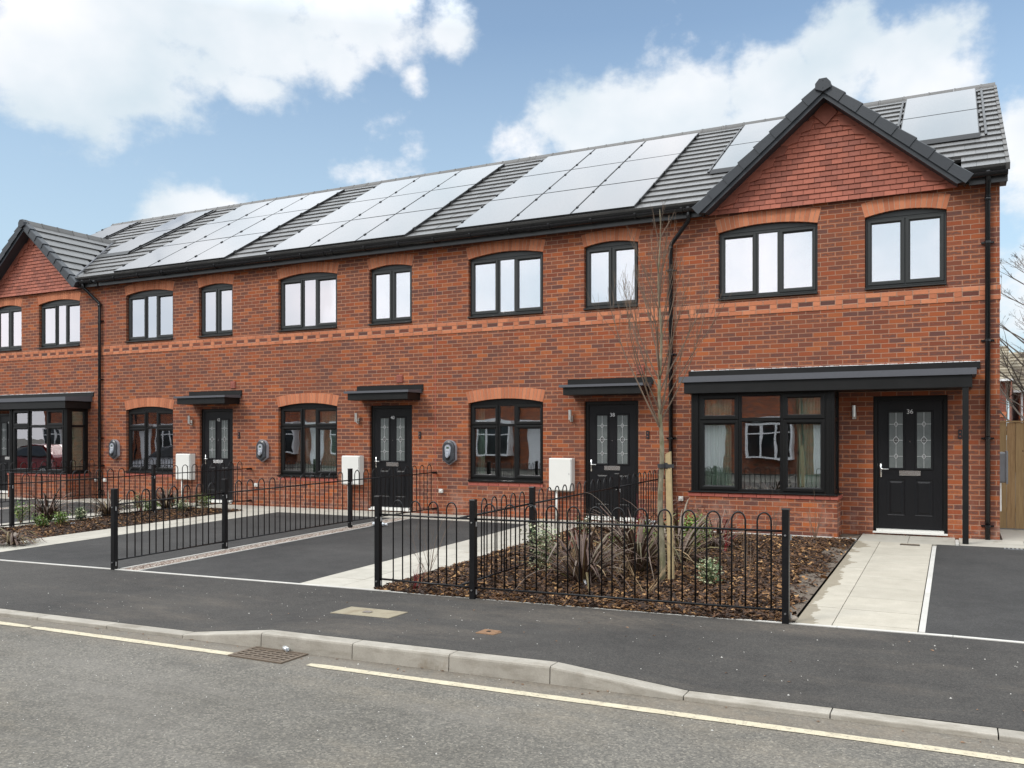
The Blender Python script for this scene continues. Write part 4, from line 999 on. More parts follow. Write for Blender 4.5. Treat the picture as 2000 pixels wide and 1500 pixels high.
    # ---- front gable
    gc = mx(-1.825); PZ = 7.01; EZg = 5.29; hw = 2.01; k = (PZ-EZg)/hw; gl = math.hypot(hw, PZ-EZg); ux, uz = hw/gl, (PZ-EZg)/gl; yf_ = -.30
    def gp(s_, s, y, n=0): return (gc+s_*(hw-ux*s+uz*n), y, EZg+uz*s+ux*n)
    vy = lambda z: EY+(z-EZ)*CA/SA
    gm = MB(); r = random.Random(31); nc = 8; gg = gl/nc
    for s_ in (-1, 1):
        # sarking slab
        A = [gp(s_, -.0, yf_, -.02), gp(s_, gl, yf_, -.02), gp(s_, gl, vy(PZ)+.05, -.02), gp(s_, 0, .1, -.02)]; B = [(p[0]-s_*.03*uz, p[1], p[2]-.06) for p in A]
        gm.hexa(B, A, .2)
        for c in range(nc):
            s0, s1 = c*gg-.03, min((c+1)*gg+.06, gl); off = .17*(c % 2); y = yf_+.02-off
            yb = max(.25, vy(EZg+uz*s0)+.14)
            while y < yb:
                y0_, y1_ = max(y, yf_+.02)+.001, y+.333; yend = min(y1_, max(yb, y0_+.05))
                # hidden tips run under the main roof
                gm.hexa([gp(s_, s0, y0_, -.006), gp(s_, s0, yend, -.006), gp(s_, s1, yend, -.02), gp(s_, s1, y0_, -.02)], [gp(s_, s0, y0_, .044), gp(s_, s0, yend, .044), gp(s_, s1, yend, .006), gp(s_, s1, y0_, .006)], r.random()*.8)
                y += .335
    gr_ = gm.build('gable_roof', 'roof_tile', h)
    rm = MB(); y = yf_-.02
    yend = vy(PZ)+.1
    while y < yend:
        y2 = min(y+.44, yend); P = lambda y, e: [(gc-.14, y, PZ-.09), (gc-.125-e, y, PZ-.05), (gc-.06-e, y, PZ+.055+e), (gc+.06+e, y, PZ+.055+e), (gc+.125+e, y, PZ-.05), (gc+.14, y, PZ-.09)]
        rm.loft([P(y, .008), P(y+.03, .008), P(y+.031, 0), P(y2, 0)], r.random()); y += .445
    rm.build('ridge_tiles', 'ridge_tile', gr_)
    # valley lining
    vm = MB()
    for s_ in (-1, 1):
        p0 = Vector(gp(s_, .12, vy(EZg+uz*.12)-.02, .02)); p1 = Vector(gp(s_, gl-.08, vy(EZg+uz*(gl-.08))-.02, .035)); vm.tube([p0, p1], .028, 6)
    vm.build('valley', 'lead', gr_)
    vc = MB()
    for s_ in (-1, 1):
        for c in range(nc):
            s0, s1 = c*gg-.05, (c+1)*gg-.015
            if c == nc-1: s1 = gl-.03
            vc.loft([[gp(s_, s0, yf_-.075, -.105), gp(s_, s0, yf_+.09, -.02), gp(s_, s0, yf_+.09, .062), gp(s_, s0, yf_-.06, .062), gp(s_, s0, yf_-.08, .05)],
                     [gp(s_, s1, yf_-.06, -.105), gp(s_, s1, yf_+.09, -.02), gp(s_, s1, yf_+.09, .036), gp(s_, s1, yf_-.05, .036), gp(s_, s1, yf_-.065, .026)]], r.random())
            sj = s0+.13
    vg = vc.build('verge_caps', 'verge', h)
    pk = MB(); hexp = [(gc-.115, PZ-.10), (gc-.115, PZ-.01), (gc-.055, PZ+.062), (gc+.055, PZ+.062), (gc+.115, PZ-.01), (gc+.115, PZ-.10), (gc+.0, PZ-.15)]
    pk.loft([[(x, yf_+.05, z) for x, z in hexp], [(x, yf_-.10, z) for x, z in hexp], [(gc+(x-gc)*.93, yf_-.108, PZ-.04+(z-PZ+.04)*.93) for x, z in hexp]])
    for z in (PZ+.03, PZ-.09): pk.tube([(gc, yf_-.106, z), (gc, yf_-.113, z)], .009, 6)
    pk.build('ridge_end_cap', 'verge', h)
    bb = MB()
    for s_ in (-1, 1):
        bb.loft([[gp(s_, -.03, yf_-.03, -.26), gp(s_, -.03, yf_-.008, -.26), gp(s_, -.03, yf_-.008, -.025), gp(s_, -.03, yf_-.03, -.025)], [gp(s_, gl-.0, yf_-.03, -.26), gp(s_, gl-.0, yf_-.008, -.26), gp(s_, gl-.0, yf_-.008, -.025), gp(s_, gl-.0, yf_-.03, -.025)]] if False else
                [[gp(s_, .05, yf_-.03, -.165), gp(s_, .05, yf_-.006, -.165), gp(s_, -.06, yf_-.006, -.03), gp(s_, -.06, yf_-.03, -.03)],
                 [(gc, yf_-.03, PZ-.165/ux), (gc, yf_-.006, PZ-.165/ux), (gc, yf_-.006, PZ-.03/ux), (gc, yf_-.03, PZ-.03/ux)]])
        # soffit behind the board
        bb.loft([[gp(s_, .05, yf_-.006, -.155), gp(s_, .05, -.06, -.155), gp(s_, .05, -.06, -.145), gp(s_, .05, yf_-.006, -.145)], [(gc, yf_-.006, PZ-.155/ux), (gc, -.06, PZ-.155/ux), (gc, -.06, PZ-.145/ux), (gc, yf_-.006, PZ-.145/ux)]])
    bb.build('bargeboard', 'verge', h)
    # backing wall of the gable, then hung tiles
    gw = MB(); gw.prism([(gc-hw+.1, 5.262), (gc+hw-.1, 5.262), (gc+.02, PZ-.12), (gc-.02, PZ-.12)], -.02, .12); gw.build('gable_wall', 'brick', h)
    th = MB(); zb0 = 5.205; row = .086; k2 = k; j = 0
    def halfw(z): return (PZ-.20-z)/k2
    pitch_ = .172
    while True:
        z0_ = zb0+j*row; w1 = halfw(z0_+row)
        if w1 < .04: break
        wl = halfw(z0_)+.02; off = (j % 2)*pitch_*.5; x = -math.ceil(wl/pitch_)*pitch_+off-pitch_
        wd = .16
        while x < wl:
            a_, b_ = max(x, -wl), min(x+pitch_, wl)
            if b_-a_ > .02:
                t = r.random(); yo = r.uniform(0, .003); g_ = .003; yk = -.088 if j == 0 else -.066
                lx, rx = a_+g_, b_-g_
                # leaning tile, slightly cambered
                mb_v = [(gc+lx, yk-yo, z0_), (gc+rx, yk-yo+r.uniform(-.001, .001), z0_+r.uniform(-.001, .001)), (gc+rx, yk+.013, z0_), (gc+lx, yk+.013, z0_),
                        (gc+lx, -.045, z0_+row+.012), (gc+rx, -.045, z0_+row+.012), (gc+rx, -.03, z0_+row+.012), (gc+lx, -.03, z0_+row+.012)]
                th.mesh(mb_v, [(3, 2, 1, 0), (4, 5, 6, 7), (0, 1, 5, 4), (1, 2, 6, 5), (2, 3, 7, 6), (3, 0, 4, 7)], t)
            x += pitch_
        # tile-and-a-half cut to the slope (Winchester cut) every course at both edges
        if j >= 1 and w1 > .25 and j % 2 == 0:
            for s_ in (-1, 1):
                e0, e1 = halfw(z0_)+.02, halfw(z0_+row*1.6)+.02
                th.prism([(gc+s_*(e0-.26), z0_-.006), (gc+s_*(e0-.05), z0_-.05), (gc+s_*(e0+.03), z0_-.02), (gc+s_*e1, z0_+row*1.6), (gc+s_*(e1-.16), z0_+row*1.5)], -.078, -.05, 'y', r.uniform(0, .4))
        j += 1
    th.prism([(gc, PZ-.57), (gc+.18, PZ-.39), (gc+.05, PZ-.22), (gc-.05, PZ-.22), (gc-.18, PZ-.39)], -.085, -.05, 'y', .15)
    th.build('tile_hanging', 'clay', h)
    # downpipes
    if not mirror: downpipe(h, .447, None, 5.33)
    else: downpipe(h, mx(.447), None, 5.33)
    downpipe(h, mx(-4.36), mx(-4.0), 5.33)
    # solar panels left and right of the gable
    pa = seg(-3.97, -2.76); pb_ = seg(-.84, .38)
    for q_, only in ((pa, False), (pb_, False)):
        for s0, s1 in ((1.72, 3.40), (3.42, 5.10)): solar(h, q_[0]+.006, q_[1]-.006, s0, s1)
        mb = MB(); mb.loft([[rp(q_[0], 1.60, .028), rp(q_[0], 1.72, .028), rp(q_[0], 1.72, .085), rp(q_[0], 1.60, .04)], [rp(q_[1], 1.60, .028), rp(q_[1], 1.72, .028), rp(q_[1], 1.72, .085), rp(q_[1], 1.60, .04)]]); mb.build('panel_flashing', 'solar_frame', h)
        solar_rail(h, q_[1]+.10, 1.7, 5.1); solar_rail(h, q_[0]-.03, 1.7, 5.1)
    # side fascia return under the main eaves corner
    return h
H['36'] = end_house(False, '36', 'gabled brick end house with red hung tiles and black door numbered 36, at the right')
H['44'] = end_house(True, '44', 'gabled brick end house at the far left, with bay window and clay tile gable')

# ------------------------------------------------------------ fittings on the walls
def charger(x, z, label):
    t = thing('ev_charger', label, 'car charger', (x, 0, z), 'wall mounted car chargers')
    def outline(s, dz=0): 
        w_, h_ = .145*s, .245*s; P = []
        for i in range(13): a_ = math.pi*i/12; P.append((x+w_*math.cos(a_), z+h_-.145*s+.145*s*math.sin(a_)+dz))
        P += [(x-w_, z-h_*.62+dz), (x, z-h_+dz), (x+w_, z-h_*.62+dz)]; return P
    mb = MB(); mb.loft([[(a_, -.001, b_) for a_, b_ in outline(.97)], [(a_, -.07, b_) for a_, b_ in outline(1.0)], [(a_, -.075, b_) for a_, b_ in outline(1.0)]]); mb.build('back_shell', 'charger_grey', t)
    mb = MB(); mb.loft([[(a_, -.0755, b_) for a_, b_ in outline(.965)], [(a_, -.10, b_) for a_, b_ in outline(.93)], [(a_, -.118, b_) for a_, b_ in outline(.80)], [(a_, -.119, b_) for a_, b_ in outline(.62, .012)]]); fr = mb.build('front_shell', 'charger_dark', t)
    mb = MB(); P = [(x+.068*math.cos(math.pi*i/12), z+.085+.068*math.sin(math.pi*i/12)) for i in range(13)]+[(x-.062, z+.02), (x-.045, z-.07), (x+.045, z-.07), (x+.062, z+.02)]
    mb.loft([[(a_, -.1192, b_) for a_, b_ in P], [(a_, -.127, b_) for a_, b_ in P]]); mb.build('control_panel', 'charger_grey', t)
    mb = MB(); mb.box(x-.028, x+.028, -.1285, -.1268, z+.075, z+.108); mb.build('display', 'lcd', t)
    mb = MB()
    for i in range(4): mb.box(x-.038+i*.02, x-.022+i*.02, -.1295, -.1268, z+.045, z+.056)
    mb.build('buttons', 'white', t)
    mb = MB(); mb.prism([(x-.052, z-.075), (x+.052, z-.075), (x+.042, z-.145), (x, z-.165), (x-.042, z-.145)], -.1215, -.1192); mb.build('socket_recess', 'pit', t)
    mb = MB(); P = [(x+.042*math.cos(a_), z-.05+.048*math.sin(a_)) for a_ in [2*math.pi*i/14 for i in range(14)]]; P[10:12] = [(x-.004, z-.105), (x+.004, z-.107)]
    mb.loft([[(a_, -.125, b_) for a_, b_ in P], [(a_, -.155, b_) for a_, b_ in P], [(x+(a_-x)*.8, -.16, z-.05+(b_-z+.05)*.8) for a_, b_ in P]]); mb.build('socket_cover', 'charger_grey', t, False)
    text_obj('zappi', .052, (x+.098, -.1145, z-.045), 'lightgrey_text', t, 'lettering', 90, 0, 90)
charger(-8.805, 1.17, 'grey and black car charger between the doors numbered 40 and 38')
charger(-13.60, 1.17, 'grey and black car charger between the doors numbered 42 and 40')
charger(-18.35, 1.17, 'grey and black car charger beside the far left downpipe')
def meter(x, label):
    t = thing('meter_box', label, 'meter box', (x, 0, .48), 'white meter boxes on the house fronts')
    mb = MB(); mb.bevbox(x-.225, x+.225, -.15, -.001, .485, 1.085, .008); mb.build('box', 'white_plastic', t)
    mb = MB(); mb.bevbox(x-.212, x+.212, -.172, -.1505, .50, 1.075, .008); mb.build('lid', 'white_plastic', t)
    mb = MB(); mb.tube([(x+.18, -.1725, .80), (x+.18, -.1745, .80)], .012, 8); mb.build('lock', 'galv', t)
    mb = MB(); mb.tube([(x-.10, -.09, .484), (x-.10, -.09, -.045)], .021, 10); mb.build('pipe', 'white_plastic', t, True)
meter(-6.40, 'white gas meter box left of the door numbered 38')
meter(-11.12, 'white gas meter box left of the door numbered 40')
meter(-15.91, 'white gas meter box left of the door numbered 42')
def wall_lamp(x, label):
    t = thing('wall_light', label, 'wall light', (x, 0, 1.86), 'steel outside lights by the doors')
    mb = MB(); mb.bevbox(x-.028, x+.028, -.02, -.001, 1.75, 1.86, .003); mb.box(x-.02, x+.02, -.06, -.0205, 1.765, 1.80); mb.build('backplate', 'steel', t)
    mb = MB(); mb.tube([(x, -.085, 1.785), (x, -.085, 1.965)], .031, 14); mb.build('lamp_tube', 'steel', t, False)
for x, l in ((-1.40, 'steel tube wall light between the near bay window and the door numbered 36'), (-6.235, 'steel tube wall light left of the door numbered 38'), (-11.03, 'steel tube wall light left of the door numbered 40'), (-15.79, 'steel tube wall light left of the door numbered 42')): wall_lamp(x, l)
def vent(x, label):
    t = thing('wall_vent', label, 'air vent', (x, 0, 2.64), 'terracotta wall vents over the canopies')
    mb = MB(); mb.box(x-.075, x+.075, -.018, -.001, 2.57, 2.73); mb.build('frame', 'terracotta', t)
    mb = MB()
    for i in range(6): mb.hexa([(x-.06, -.028, 2.582+i*.023), (x+.06, -.028, 2.582+i*.023), (x+.06, -.0185, 2.592+i*.023), (x-.06, -.0185, 2.592+i*.023)], [(x-.06, -.028, 2.586+i*.023), (x+.06, -.028, 2.586+i*.023), (x+.06, -.0185, 2.602+i*.023), (x-.06, -.0185, 2.602+i*.023)])
    mb.build('louvres', 'terracotta', t)
for x, n in ((-4.93, '38'), (-9.75+-.0, '40'), (-14.5, '42')): vent(x if n != '40' else -10.0, 'terracotta vent in the brickwork above the canopy of number '+n)
def wall_plate(x, label):
    t = thing('outside_socket', label, 'wall socket', (x, 0, .41), 'white outside boxes near the ground')
    mb = MB(); mb.bevbox(x-.04, x+.04, -.04, -.001, .37, .45, .006); mb.build('box', 'white_plastic', t)
    mb = MB(); mb.tube([(x, -.0405, .41), (x, -.052, .41)], [.026, .016], 10); mb.build('cap', 'white_plastic', t)
for x, l in ((-4.19, 'small white wall box left of the near bay window'), (-9.02, 'small white wall box under the charger between doors 40 and 38'), (-13.81, 'small white wall box under the charger between doors 42 and 40'), (-18.73, 'small white wall box just right of the far downpipe'), (-19.06, 'small white wall box between the far bay and the far downpipe')): wall_plate(x, l)
def bell(x, label):
    t = thing('door_bell', label, 'door bell', (x, 0, 1.5), 'black plates beside the doors')
    mb = MB(); mb.bevbox(x-.026, x+.026, -.02, -.001, 1.44, 1.58, .004); mb.build('plate', 'bell_black', t)
    mb = MB(); mb.tube([(x, -.0205, 1.48), (x, -.025, 1.48)], .011, 8); mb.box(x-.008, x+.008, -.0225, -.0202, 1.53, 1.55); mb.build('button', 'terracotta', t)
for x, n in ((.085, '36'), (-4.79, '38'), (-9.52, '40'), (-14.33, '42')): bell(x, 'small black bell plate to the right of the door numbered '+n)
t = thing('gas_box', 'grey meter box on the side wall of the end house, by the timber fence', 'meter box', (.606, .5, .9))
mb = MB(); mb.bevbox(.607, .70, .28, .72, .78, 1.24, .02); mb.build('box', 'gas_grey', t); mb = MB(); mb.bevbox(.70, .725, .26, .74, .76, 1.26, .01); mb.build('lid', 'gas_grey', t)
mb = MB(); mb.tube([(.625, .32, .78), (.625, .32, .35)], .017, 8); mb.build('pipe', 'white_plastic', t)

# ------------------------------------------------------------ bow top railings
def rail_panel(mb, p, q, z0a, z0b, pitch=.228, hoopw=.123):
    """bow-top panel between two ground points"""
    P, Q = Vector((*p, 0)), Vector((*q, 0)); D = Q-P; Ln = D.length; d = D.normalized(); nrm = Vector((-d.y, d.x, 0))
    def at(s, z): b = z0a+(z0b-z0a)*s/Ln; v = P+d*s; return Vector((v.x, v.y, b+z))
    n = int((Ln-.12)/pitch); st = (Ln-n*pitch+(pitch-hoopw))/2
    for zz, r_ in ((.115, .0085), (.825, .0085)):
        a_, b_ = at(.0, zz), at(Ln, zz); u = nrm*.011; k = Vector((0, 0, .009))
        mb.hexa([a_-u-k, b_-u-k, b_+u-k, a_+u-k], [a_-u+k, b_-u+k, b_+u+k, a_+u+k])
    for i in range(n):
        s = st+i*pitch; pts = [at(s, .113), at(s, .91)]
        for j in range(1, 9): a_ = math.pi*j/9; pts.append(at(s+hoopw/2-hoopw/2*math.cos(a_), .905+hoopw*.66*math.sin(a_)))
        pts += [at(s+hoopw, .91), at(s+hoopw, .113)]
        mb.tube(pts, .0082, 6)
def fence(pts, label, walls=(False, False), posts=None, ztops=1.02):
    t = thing('metal_railing', label, 'railing', (pts[0][0], pts[0][1], gz(0, pts[0][1])), 'black bow topped railings')
    zs = [gz(0, y) for x, y in pts]
    for i, ((x, y), z) in enumerate(zip(pts, zs)):
        if (i == 0 and walls[0]) or (i == len(pts)-1 and walls[1]):
            mb = MB()
            for zz in (.11, .82): mb.box(x-.02, x+.02, y-.07, -.001 if abs(y) < .2 else y+.02, z+zz-.02, z+zz+.02)
            mb.build('wall_bracket', 'fence_black', t); continue
        if posts and not posts[i]: continue
        mb = MB(); w_ = .03; mb.box(x-w_, x+w_, y-w_, y+w_, z-.15, z+ztops); p = mb.build('post', 'fence_black', t)
        mb = MB(); mb.hexa([(x-w_-.004, y-w_-.004, z+ztops), (x+w_+.004, y-w_-.004, z+ztops), (x+w_+.004, y+w_+.004, z+ztops), (x-w_-.004, y+w_+.004, z+ztops)], [(x-w_, y-w_, z+ztops+.010), (x+w_, y-w_, z+ztops+.010), (x+w_, y+w_, z+ztops+.010), (x-w_, y+w_, z+ztops+.010)]); mb.build('cap', 'fence_black', p)
        mb = MB()
        for zz in (.10, .80):
            mb.tube([(x+.045, y-.012, z+zz), (x+.045, y-.012, z+zz-.05)], .008, 6); mb.tube([(x, y-w_, z+zz-.01), (x, y-w_-.012, z+zz-.01)], .009, 6)
        mb.build('bolts', 'galv', p)
    for (p, q), (za, zb) in zip(zip(pts, pts[1:]), zip(zs, zs[1:])):
        mb = MB(); rail_panel(mb, p, q, za, zb); mb.build('panel', 'fence_black', t, True)
fence([(-5.66, -6.83), (-4.45, -6.85), (-1.345, -6.655)], 'black bow topped railing along the pavement, in front of the near planting bed')
fence([(-4.63, -6.80), (-4.60, -5.11), (-4.50, -2.36), (-4.40, -.06)], 'black bow topped railing running back to the wall beside the young tree', (False, True), [False, True, True, True])
fence([(-9.53, -7.12), (-9.51, -5.25), (-9.38, -2.45), (-9.14, -.06)], 'long black bow topped railing between the two black drives', (False, True))
fence([(-14.78, -6.95), (-14.62, -5.12), (-14.30, -2.38), (-13.97, -.06)], 'black bow topped railing through the far planting bed', (False, True))
fence([(-19.5, -5.2), (-19.2, -2.6), (-18.78, -.06)], 'black bow topped railing in front of the far bay window', (False, True))

# ------------------------------------------------------------ young tree and stake
def branch(mb, p, d, L, r, depth, rg, up=.25, tipr=.0012, nseg=5, spread=.5, kids=4, tropism=.12):
    pts = [p]; rs = [r]; dd = d.normalized(); q = p
    for i in range(nseg):
        dd = (dd+Vector((rg.gauss(0, .07), rg.gauss(0, .07), tropism+rg.gauss(0, .04)))).normalized(); q = q+dd*L/nseg; pts.append(q); rs.append(max(tipr, r*(1-(i+1)/nseg*.86)))
    mb.tube(pts, rs, 6 if r > .006 else (4 if r > .0025 else 3), rg.random())
    if depth <= 0: return
    for i in range(kids):
        f = rg.uniform(.22, .92); k = min(nseg-1, int(f*nseg)); b = pts[k].lerp(pts[k+1], f*nseg-k); dv = (pts[k+1]-pts[k]).normalized()
        ax = Vector((rg.gauss(0, 1), rg.gauss(0, 1), rg.gauss(0, .5))).normalized(); nd = (dv+ax*spread).normalized(); nd.z = abs(nd.z)*.8+up*.5
        branch(mb, b, nd, L*(1-f*.55)*rg.uniform(.35, .62), max(tipr, rs[k]*.55), depth-1, rg, up, tipr, 4, spread, max(2, kids-1), tropism)
tr = random.Random(19)
bx, by = -2.885, -5.36; bz = gz(0, by)+.02
t = thing('young_tree', 'slim bare young tree tied to a timber stake in the near planting bed', 'tree', (bx, by, bz))
mb = MB(); pts = []; rs = []
for i in range(25):
    z = bz-.03+i*.175; f = i/24
    pts.append(Vector((bx-.005+.012*math.sin(i*.9)-.05*f, by+.012*math.cos(i*.8)+.06*f, z))); rs.append(.034*(1-f)**.8*(1 if i < 10 else .86)+.0025)
mb.tube(pts, rs, 10)
for k in range(7):
    z = bz+.35+k*.17; kk = int((z-bz)/.175); c = pts[kk]; a_ = tr.uniform(2.5, 5.5); mb.tube([c, c+Vector((math.cos(a_)*.036, math.sin(a_)*.036, .004))], [.012, .006], 6)
mb.build('trunk', 'bark_trunk', t, True)
mb = MB()
for i in range(32):
    f = tr.random()**1.2; zz = 1.66+f*2.25; k = min(23, int((zz+.03)/.175)); c = pts[k].lerp(pts[k+1], ((zz+.03)/.175) % 1)
    a_ = i*2.4+tr.uniform(-.4, .4); sp_ = (.62 if f < .35 else .42)*tr.uniform(.75, 1.1); L = (1.5*(1-f)+.42)*tr.uniform(.65, 1.0)
    branch(mb, c, Vector((math.cos(a_)*sp_, math.sin(a_)*sp_, 1)), L, .0098*(1-f*.5)*tr.uniform(.7, 1.1), 2 if f < .6 else 1, tr, .9, .0013, 6, .40, 5, .07)
mb.build('branches', 'twig', t)
t = thing('tree_stake', 'pale square timber stake beside the young tree', 'stake', (-2.80, -5.30, bz))
mb = MB(); sx, sy = -2.795, -5.33
mb.hexa([(sx-.028, sy-.02, bz-.05), (sx+.032, sy-.02, bz-.05), (sx+.032, sy+.04, bz-.05), (sx-.028, sy+.04, bz-.05)], [(sx-.055-.015, sy+.01, bz+1.43), (sx-.055+.04, sy+.01, bz+1.46), (sx-.055+.04, sy+.065, bz+1.46), (sx-.055-.015, sy+.065, bz+1.43)]); mb.build('post', 'pale_wood', t)
t = tag(MB().build('tmp', 'strap'), 'x', 'x'); bpy.data.objects.remove(t)
mb = MB(); zc = bz+1.30; c = pts[7]
ring = [(c.x+.042*math.cos(2*math.pi*i/14), c.y+.042*math.sin(2*math.pi*i/14)) for i in range(14)]
for i in range(14):
    a_, b_ = ring[i], ring[(i+1) % 14]; mb.hexa([(a_[0], a_[1], zc-.022), (b_[0], b_[1], zc-.022), (b_[0]*.94+c.x*.06, b_[1]*.94+c.y*.06, zc-.022), (a_[0]*.94+c.x*.06, a_[1]*.94+c.y*.06, zc-.022)], [(a_[0], a_[1], zc+.022), (b_[0], b_[1], zc+.022), (b_[0]*.94+c.x*.06, b_[1]*.94+c.y*.06, zc+.022), (a_[0]*.94+c.x*.06, a_[1]*.94+c.y*.06, zc+.022)])
mb.box(sx-.075, sx+.035, sy-.004, sy+.0, zc-.02, zc+.02); mb.box(c.x+.03, sx-.04, sy+.0, sy+.05, zc-.03, zc+.035)
o = mb.build('tree_tie', 'strap', None, False, (c.x, c.y, zc)); tag(o, 'black rubber tie holding the young tree to its stake', 'tree tie')

# ------------------------------------------------------------ planting
def ground_at(x, y): return gz(0, y)+.03
def phormium(x, y, h, n, label, seed, lean=(0, 0), droop=1.0):
    r = random.Random(seed); mb = MB(); z = ground_at(x, y)
    for i in range(n):
        a_ = r.uniform(0, 2*math.pi); L = h*r.uniform(.55, 1.12); W = r.uniform(.007, .0165); t = r.random(); el = r.uniform(.12, .95)**1.2; 
        d = Vector((math.cos(a_)*el+lean[0], math.sin(a_)*el+lean[1], 1)).normalized(); p = Vector((x+math.cos(a_)*.035, y+math.sin(a_)*.035, z-.03))
        side = Vector((-math.sin(a_), math.cos(a_), 0)); ns = 9; fold = r.random() < .3; kf = r.randint(5, 7); tw = r.uniform(-.6, .6)
        rows = []
        for k in range(ns+1):
            f = k/ns; wv = W*(.55+1.6*f if f < .3 else 1.03*(1-((f-.3)/.7)**2.2))+.0008
            s2 = (side*math.cos(tw*f)+Vector((0, 0, 1))*math.sin(tw*f)); nn = d.cross(s2).normalized()
            rows.append([p-s2*wv, p+nn*wv*.35, p+s2*wv])
            d = (d+Vector((math.cos(a_)*.05, math.sin(a_)*.05, -.056*droop*(1+2.4*f)*r.uniform(.1, 2.3)))).normalized()
            if fold and k == kf: d = Vector((d.x, d.y, -.9)).normalized()
            p = p+d*L/ns
            if p.z < z+.01: p.z = z+.01
        mb.loft(rows, t, False, False)
    o = mb.build('flax_plant', 'phormium', None, False, (x, y, z)); return tag(o, label, 'plant', 'bronze strap leaved plants')
def shrub(x, y, r_, h, mat, label, seed, n=170, group='low evergreen shrubs', leaf=.022, name='shrub'):
    r = random.Random(seed); z = ground_at(x, y); t = thing(name, label, 'shrub', (x, y, z), group)
    st = MB(); lf = MB(); tips = []
    for i in range(9):
        a_ = r.uniform(0, 6.28); p = Vector((x, y, z-.02)); d = Vector((math.cos(a_)*r.uniform(.2, .8)*r_/h, math.sin(a_)*r.uniform(.2, .8)*r_/h, 1)); q = p+d*h*r.uniform(.55, .95); m_ = p.lerp(q, .5)+Vector((r.gauss(0, .01), r.gauss(0, .01), 0))
        st.tube([p, m_, q], [.005, .0035, .002], 5); tips.append((p, m_, q))
    for i in range(n):
        p, m_, q = r.choice(tips); f = r.uniform(.35, 1.08); c = (p.lerp(m_, f*2) if f < .5 else m_.lerp(q, f*2-1))+Vector((r.gauss(0, 1), r.gauss(0, 1), r.gauss(0, .6)))*r_*.22
        if c.z < z+.01: c.z = z+.015
        a_ = r.uniform(0, 6.28); el = r.uniform(-.2, 1.0); L = leaf*r.uniform(.7, 1.5); u = Vector((math.cos(a_)*math.cos(el), math.sin(a_)*math.cos(el), math.sin(el))); v = u.cross(Vector((r.gauss(0, .3), r.gauss(0, .3), 1))).normalized(); W = L*.36; nn = u.cross(v)*L*.12
        tt = r.random()
        lf.mesh([c, c+u*L*.5+v*W-nn, c+u*L*1.15, c+u*L*.5-v*W-nn, c+u*L*.5], [(0, 1, 4), (1, 2, 4), (2, 3, 4), (3, 0, 4)], tt)
        if mat == 'leaf_var':
            nn2 = nn.normalized()*.0012; lf.mesh([c+u*L*.15+nn2, c+u*L*.5+v*W*.55-nn+nn2, c+u*L*.9+nn2, c+u*L*.5-v*W*.55-nn+nn2], [(0, 1, 2, 3)], .1 if tt > .5 else .3)
    st.build('stems', 'twig', t); lf.build('leaves', mat, t); return t
def canes(x, y, h, n, mat, label, seed, sp=.35, name='bare_shrub', kids=2):
    r = random.Random(seed); mb = MB(); z = ground_at(x, y)
    for i in range(n):
        a_ = r.uniform(0, 6.28); s = r.uniform(.1, sp); branch(mb, Vector((x+r.gauss(0, .015), y+r.gauss(0, .015), z-.02)), Vector((math.cos(a_)*s, math.sin(a_)*s, 1)), h*r.uniform(.6, 1.05), .0046, 1, r, .7, .0012, 5, .5, kids, .03)
    o = mb.build(name, mat, None, False, (x, y, z)); return tag(o, label, 'shrub', 'leafless twiggy shrubs')
def G(px, py, dz=0.02):
    # photograph pixel of a foot point -> place on the sloping garden, worked out once when planning the beds
    u, v = (px-1000)/1707, (855-py)/1707; c, s = math.cos(TH), math.sin(TH); rx, ry, rz = -s+u*c, c+u*s, v
    k = (-.05+dz-.0235*CD-CH)/(rz-.0235*ry); return k*rx, -CD+k*ry
PL = [('f', -3.62, -5.90, .62, 95, 'large bronze strap leaved plant in the middle of the near bed, left of the stake', 3), ('f', -3.35, -4.85, .66, 90, 'bronze strap leaved plant just behind the largest one, left of the stake', 4),
      ('f', -3.05, -4.2, .60, 70, 'bronze strap leaved plant directly behind the young tree', 6), ('f', -2.95, -2.6, .42, 45, 'small bronze strap leaved plant near the foot of the near bay window', 8), ('f', -3.7, -3.9, .5, 50, 'bronze strap leaved plant farther back in the near bed, before the door numbered 38', 9)]
for _, x, y, h, n, l, s in PL: phormium(x, y, h*1.75, int(n*1.1), l, s)
for px, py, h, n, l, s in ((92, 1018, .62, 75, 'bronze strap leaved plant at the left of the far bed', 21), (212, 1012, .52, 60, 'drooping bronze strap leaved plant behind the near post of the long railing', 22), (325, 995, .60, 70, 'bronze strap leaved plant in the far bed before the white meter box', 23)):
    x, y = G(px, py); phormium(x, y, h*1.3, int(n*1.6), l, s)
x, y = G(25, 1062); phormium(x, y, .62, 90, 'flattened heap of dead strap leaves at the left end of the far bed', 25, (0, 0), 3.4)
